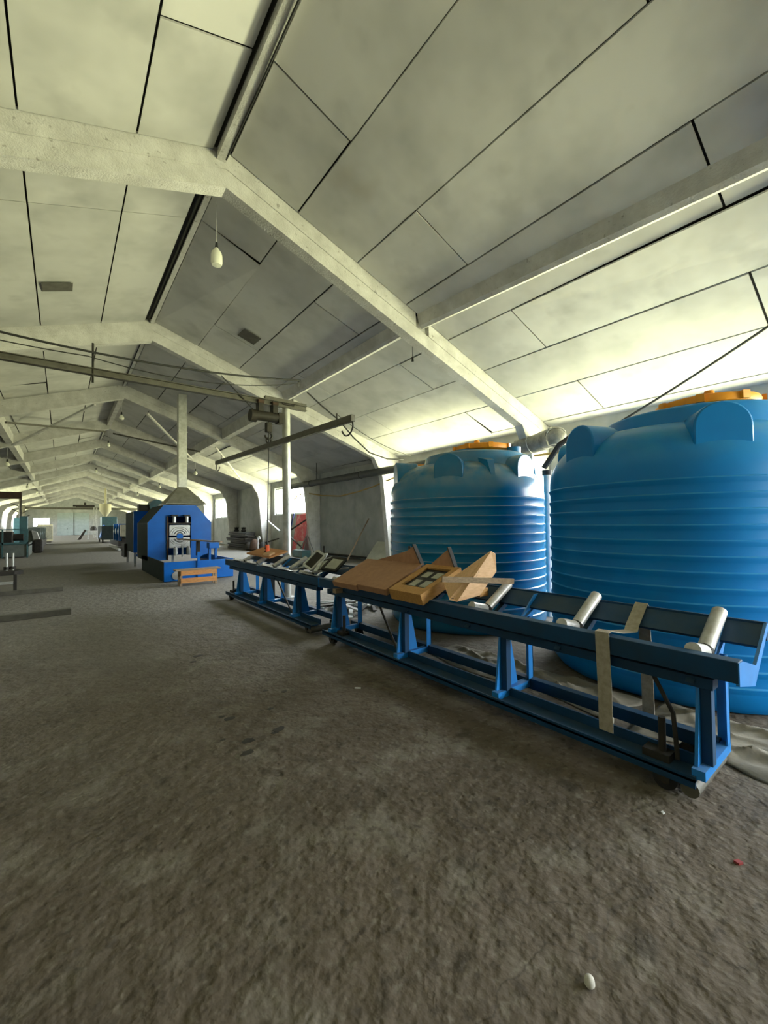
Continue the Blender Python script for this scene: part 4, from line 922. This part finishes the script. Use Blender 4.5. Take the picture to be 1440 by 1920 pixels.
# ------------------------------------------------------------------ debris on the floor
rr = random.Random(21)
words = ('long', 'short', 'bent', 'pale', 'grey', 'broken', 'thin', 'wide', 'dusty', 'split', 'clean', 'chipped')
places = ('at the front of the floor heap', 'in the middle of the floor heap', 'at the back of the floor heap under the conveyor')
k = 0
for i in range(34):
    x, y = 3.75+1.1*rr.random(), 5.2+1.6*rr.random(); y = y if math.hypot(x-5.21, y-4.55) > 1.65 else y+.8; a = rr.random()*math.pi; l_ = .15+.28*rr.random(); z = .02+.22*rr.random()*max(0, 1-abs(x-4.3))
    d = Vector((math.cos(a)*l_, math.sin(a)*l_, .05*(rr.random()-.5)))
    p = Vector((x, y, z))
    o = B().bar(p-d, p+d, .05+.03*rr.random(), .02).obj('profile_offcut', ('white_frame', 'white_frame', 'steel_grey', 'steel_dark')[i % 4])
    tag(o, 'window profile offcut in the heap on the floor under the conveyor', 'offcut', 'profile offcuts in the floor heap')
    o['label'] = ('white', 'white', 'grey', 'dark')[i % 4]+' profile offcut in the heap on the floor under the conveyor'
    o['group'] = ('white', 'white', 'grey', 'dark')[i % 4]+' profile offcuts in the floor heap'
# long rods and dust lying inside the near base frame
for i, (a, b_, m, lb) in enumerate((((2.98, 1.0, .05), (2.98, 2.0, .05), 'steel_dark', 'dark rod lying inside the near conveyor base, front one'), ((3.06, .95, .06), (3.05, 2.95, .06), 'rust', 'long rusty rod lying inside the near conveyor base'),
                                    ((3.0, 2.4, .035), (3.02, 3.6, .035), 'steel_dark', 'dark rod lying inside the middle of the near conveyor base'))):
    tag(B().cyl(a, b_, .035, n=10).obj('loose_rod', m, smooth=True), lb, 'rod', 'rods in the conveyor base')
for i in range(14):
    a = Vector((2.90+.18*rr.random(), 1.3+1.0*rr.random(), .012)); d = Vector((rr.random()-.5, rr.random()-.5, 0))*.14
    tag(B().bar(a, a+d, .015, .012).obj('wood_chip', 'white_frame' if i % 2 else 'wood_old'), ('pale' if i % 2 else 'brown')+' splinter on the floor inside the near conveyor base', 'splinter', ('pale' if i % 2 else 'brown')+' splinters in the conveyor base')
# crumpled tarpaulin under the tanks
def tarp(x0, x1, y0, y1, seed, label, nx=44, ny=60):
    rn = random.Random(seed); wv = [(rn.uniform(3, 11), rn.uniform(-5, 9), rn.uniform(0, 6.28), rn.uniform(.006, .016)) for _ in range(7)]
    vs = []; fs = []
    for j in range(ny+1):
        for i in range(nx+1):
            u, v = i/nx, j/ny
            x = x0+(x1-x0)*u+.06*math.sin(9*v+seed)*(1-u); y = y0+(y1-y0)*v+.05*math.sin(7*u+seed)*(1-v)
            z = .010+sum(a*(1-abs(math.sin(kx*x*1.3+ky*y*1.3+ph)))**3*1.4 for kx, ky, ph, a in wv)
            z *= min(1, 8*u, 8*(1-u), 8*v, 8*(1-v))+.15
            vs.append((x, y, z))
    n = nx+1
    for j in range(ny):
        for i in range(nx): fs.append((j*n+i, j*n+i+1, (j+1)*n+i+1, (j+1)*n+i))
    o = B().add(vs, fs).obj('tarpaulin', 'tarp', smooth=True)
    md = o.modifiers.new('thickness', 'SOLIDIFY'); md.thickness = .006; md.offset = 0
    return tag(o, label, 'tarpaulin')
tarp(3.30, 4.02, .20, 1.35, 2, 'crumpled dusty tarpaulin on the floor in front of the near tank')
tarp(3.35, 3.92, 1.5, 3.6, 5, 'crumpled dark dusty sheet on the floor under the conveyor between the tanks')
# small litter
o = B().lathe([(.0, 0), (.022, .004), (.031, .016), (.028, .03), (.015, .04), (.0, .042)], (1.39, .71, 0), 14).obj('white_stone', 'stone', smooth=True)
o.scale = (.72, .56, .7); o.rotation_euler[2] = .5; tag(o, 'small pale pebble on the bare floor at the lower right', 'pebble')
tag(B().prism_z([(2.385, .53), (2.41, .52), (2.415, .54), (2.39, .55)], 0, .01).obj('red_scrap', 'plastic_red'), 'tiny red plastic scrap on the floor in front of the near conveyor end', 'scrap')
tag(B().prism_z([(2.49, .86), (2.505, .855), (2.51, .868), (2.495, .872)], 0, .008).obj('paper_scrap', 'white_frame'), 'tiny white scrap on the floor by the near conveyor wheel', 'scrap')
tag(B().bar((2.16, 3.26, .006), (2.20, 3.22, .006), .012, .01).obj('cigarette_butt', 'white_frame'), 'tiny white stub on the floor in front of the brown boxes', 'scrap')

# dark oil spots and an old paint mark on the floor
rr = random.Random(31)
for x, y, r in ((1.06, 2.97, .055), (1.00, 2.82, .05), (1.29, 2.99, .05), (1.25, 2.96, .03), (1.05, 3.40, .05), (1.02, 3.47, .03), (1.38, 3.36, .03), (1.27, 5.24, .06), (1.17, 5.05, .04), (1.5, 3.75, .03), (.92, 3.1, .02), (1.62, 3.62, .035)):
    B().prism_z([(x+r*(.6+.6*rr.random())*math.cos(a), y+r*(.45+.4*rr.random())*math.sin(a)) for a in [i*math.pi/6 for i in range(12)]], -.001, .0012).obj('oil_spot', 'oil', fl)
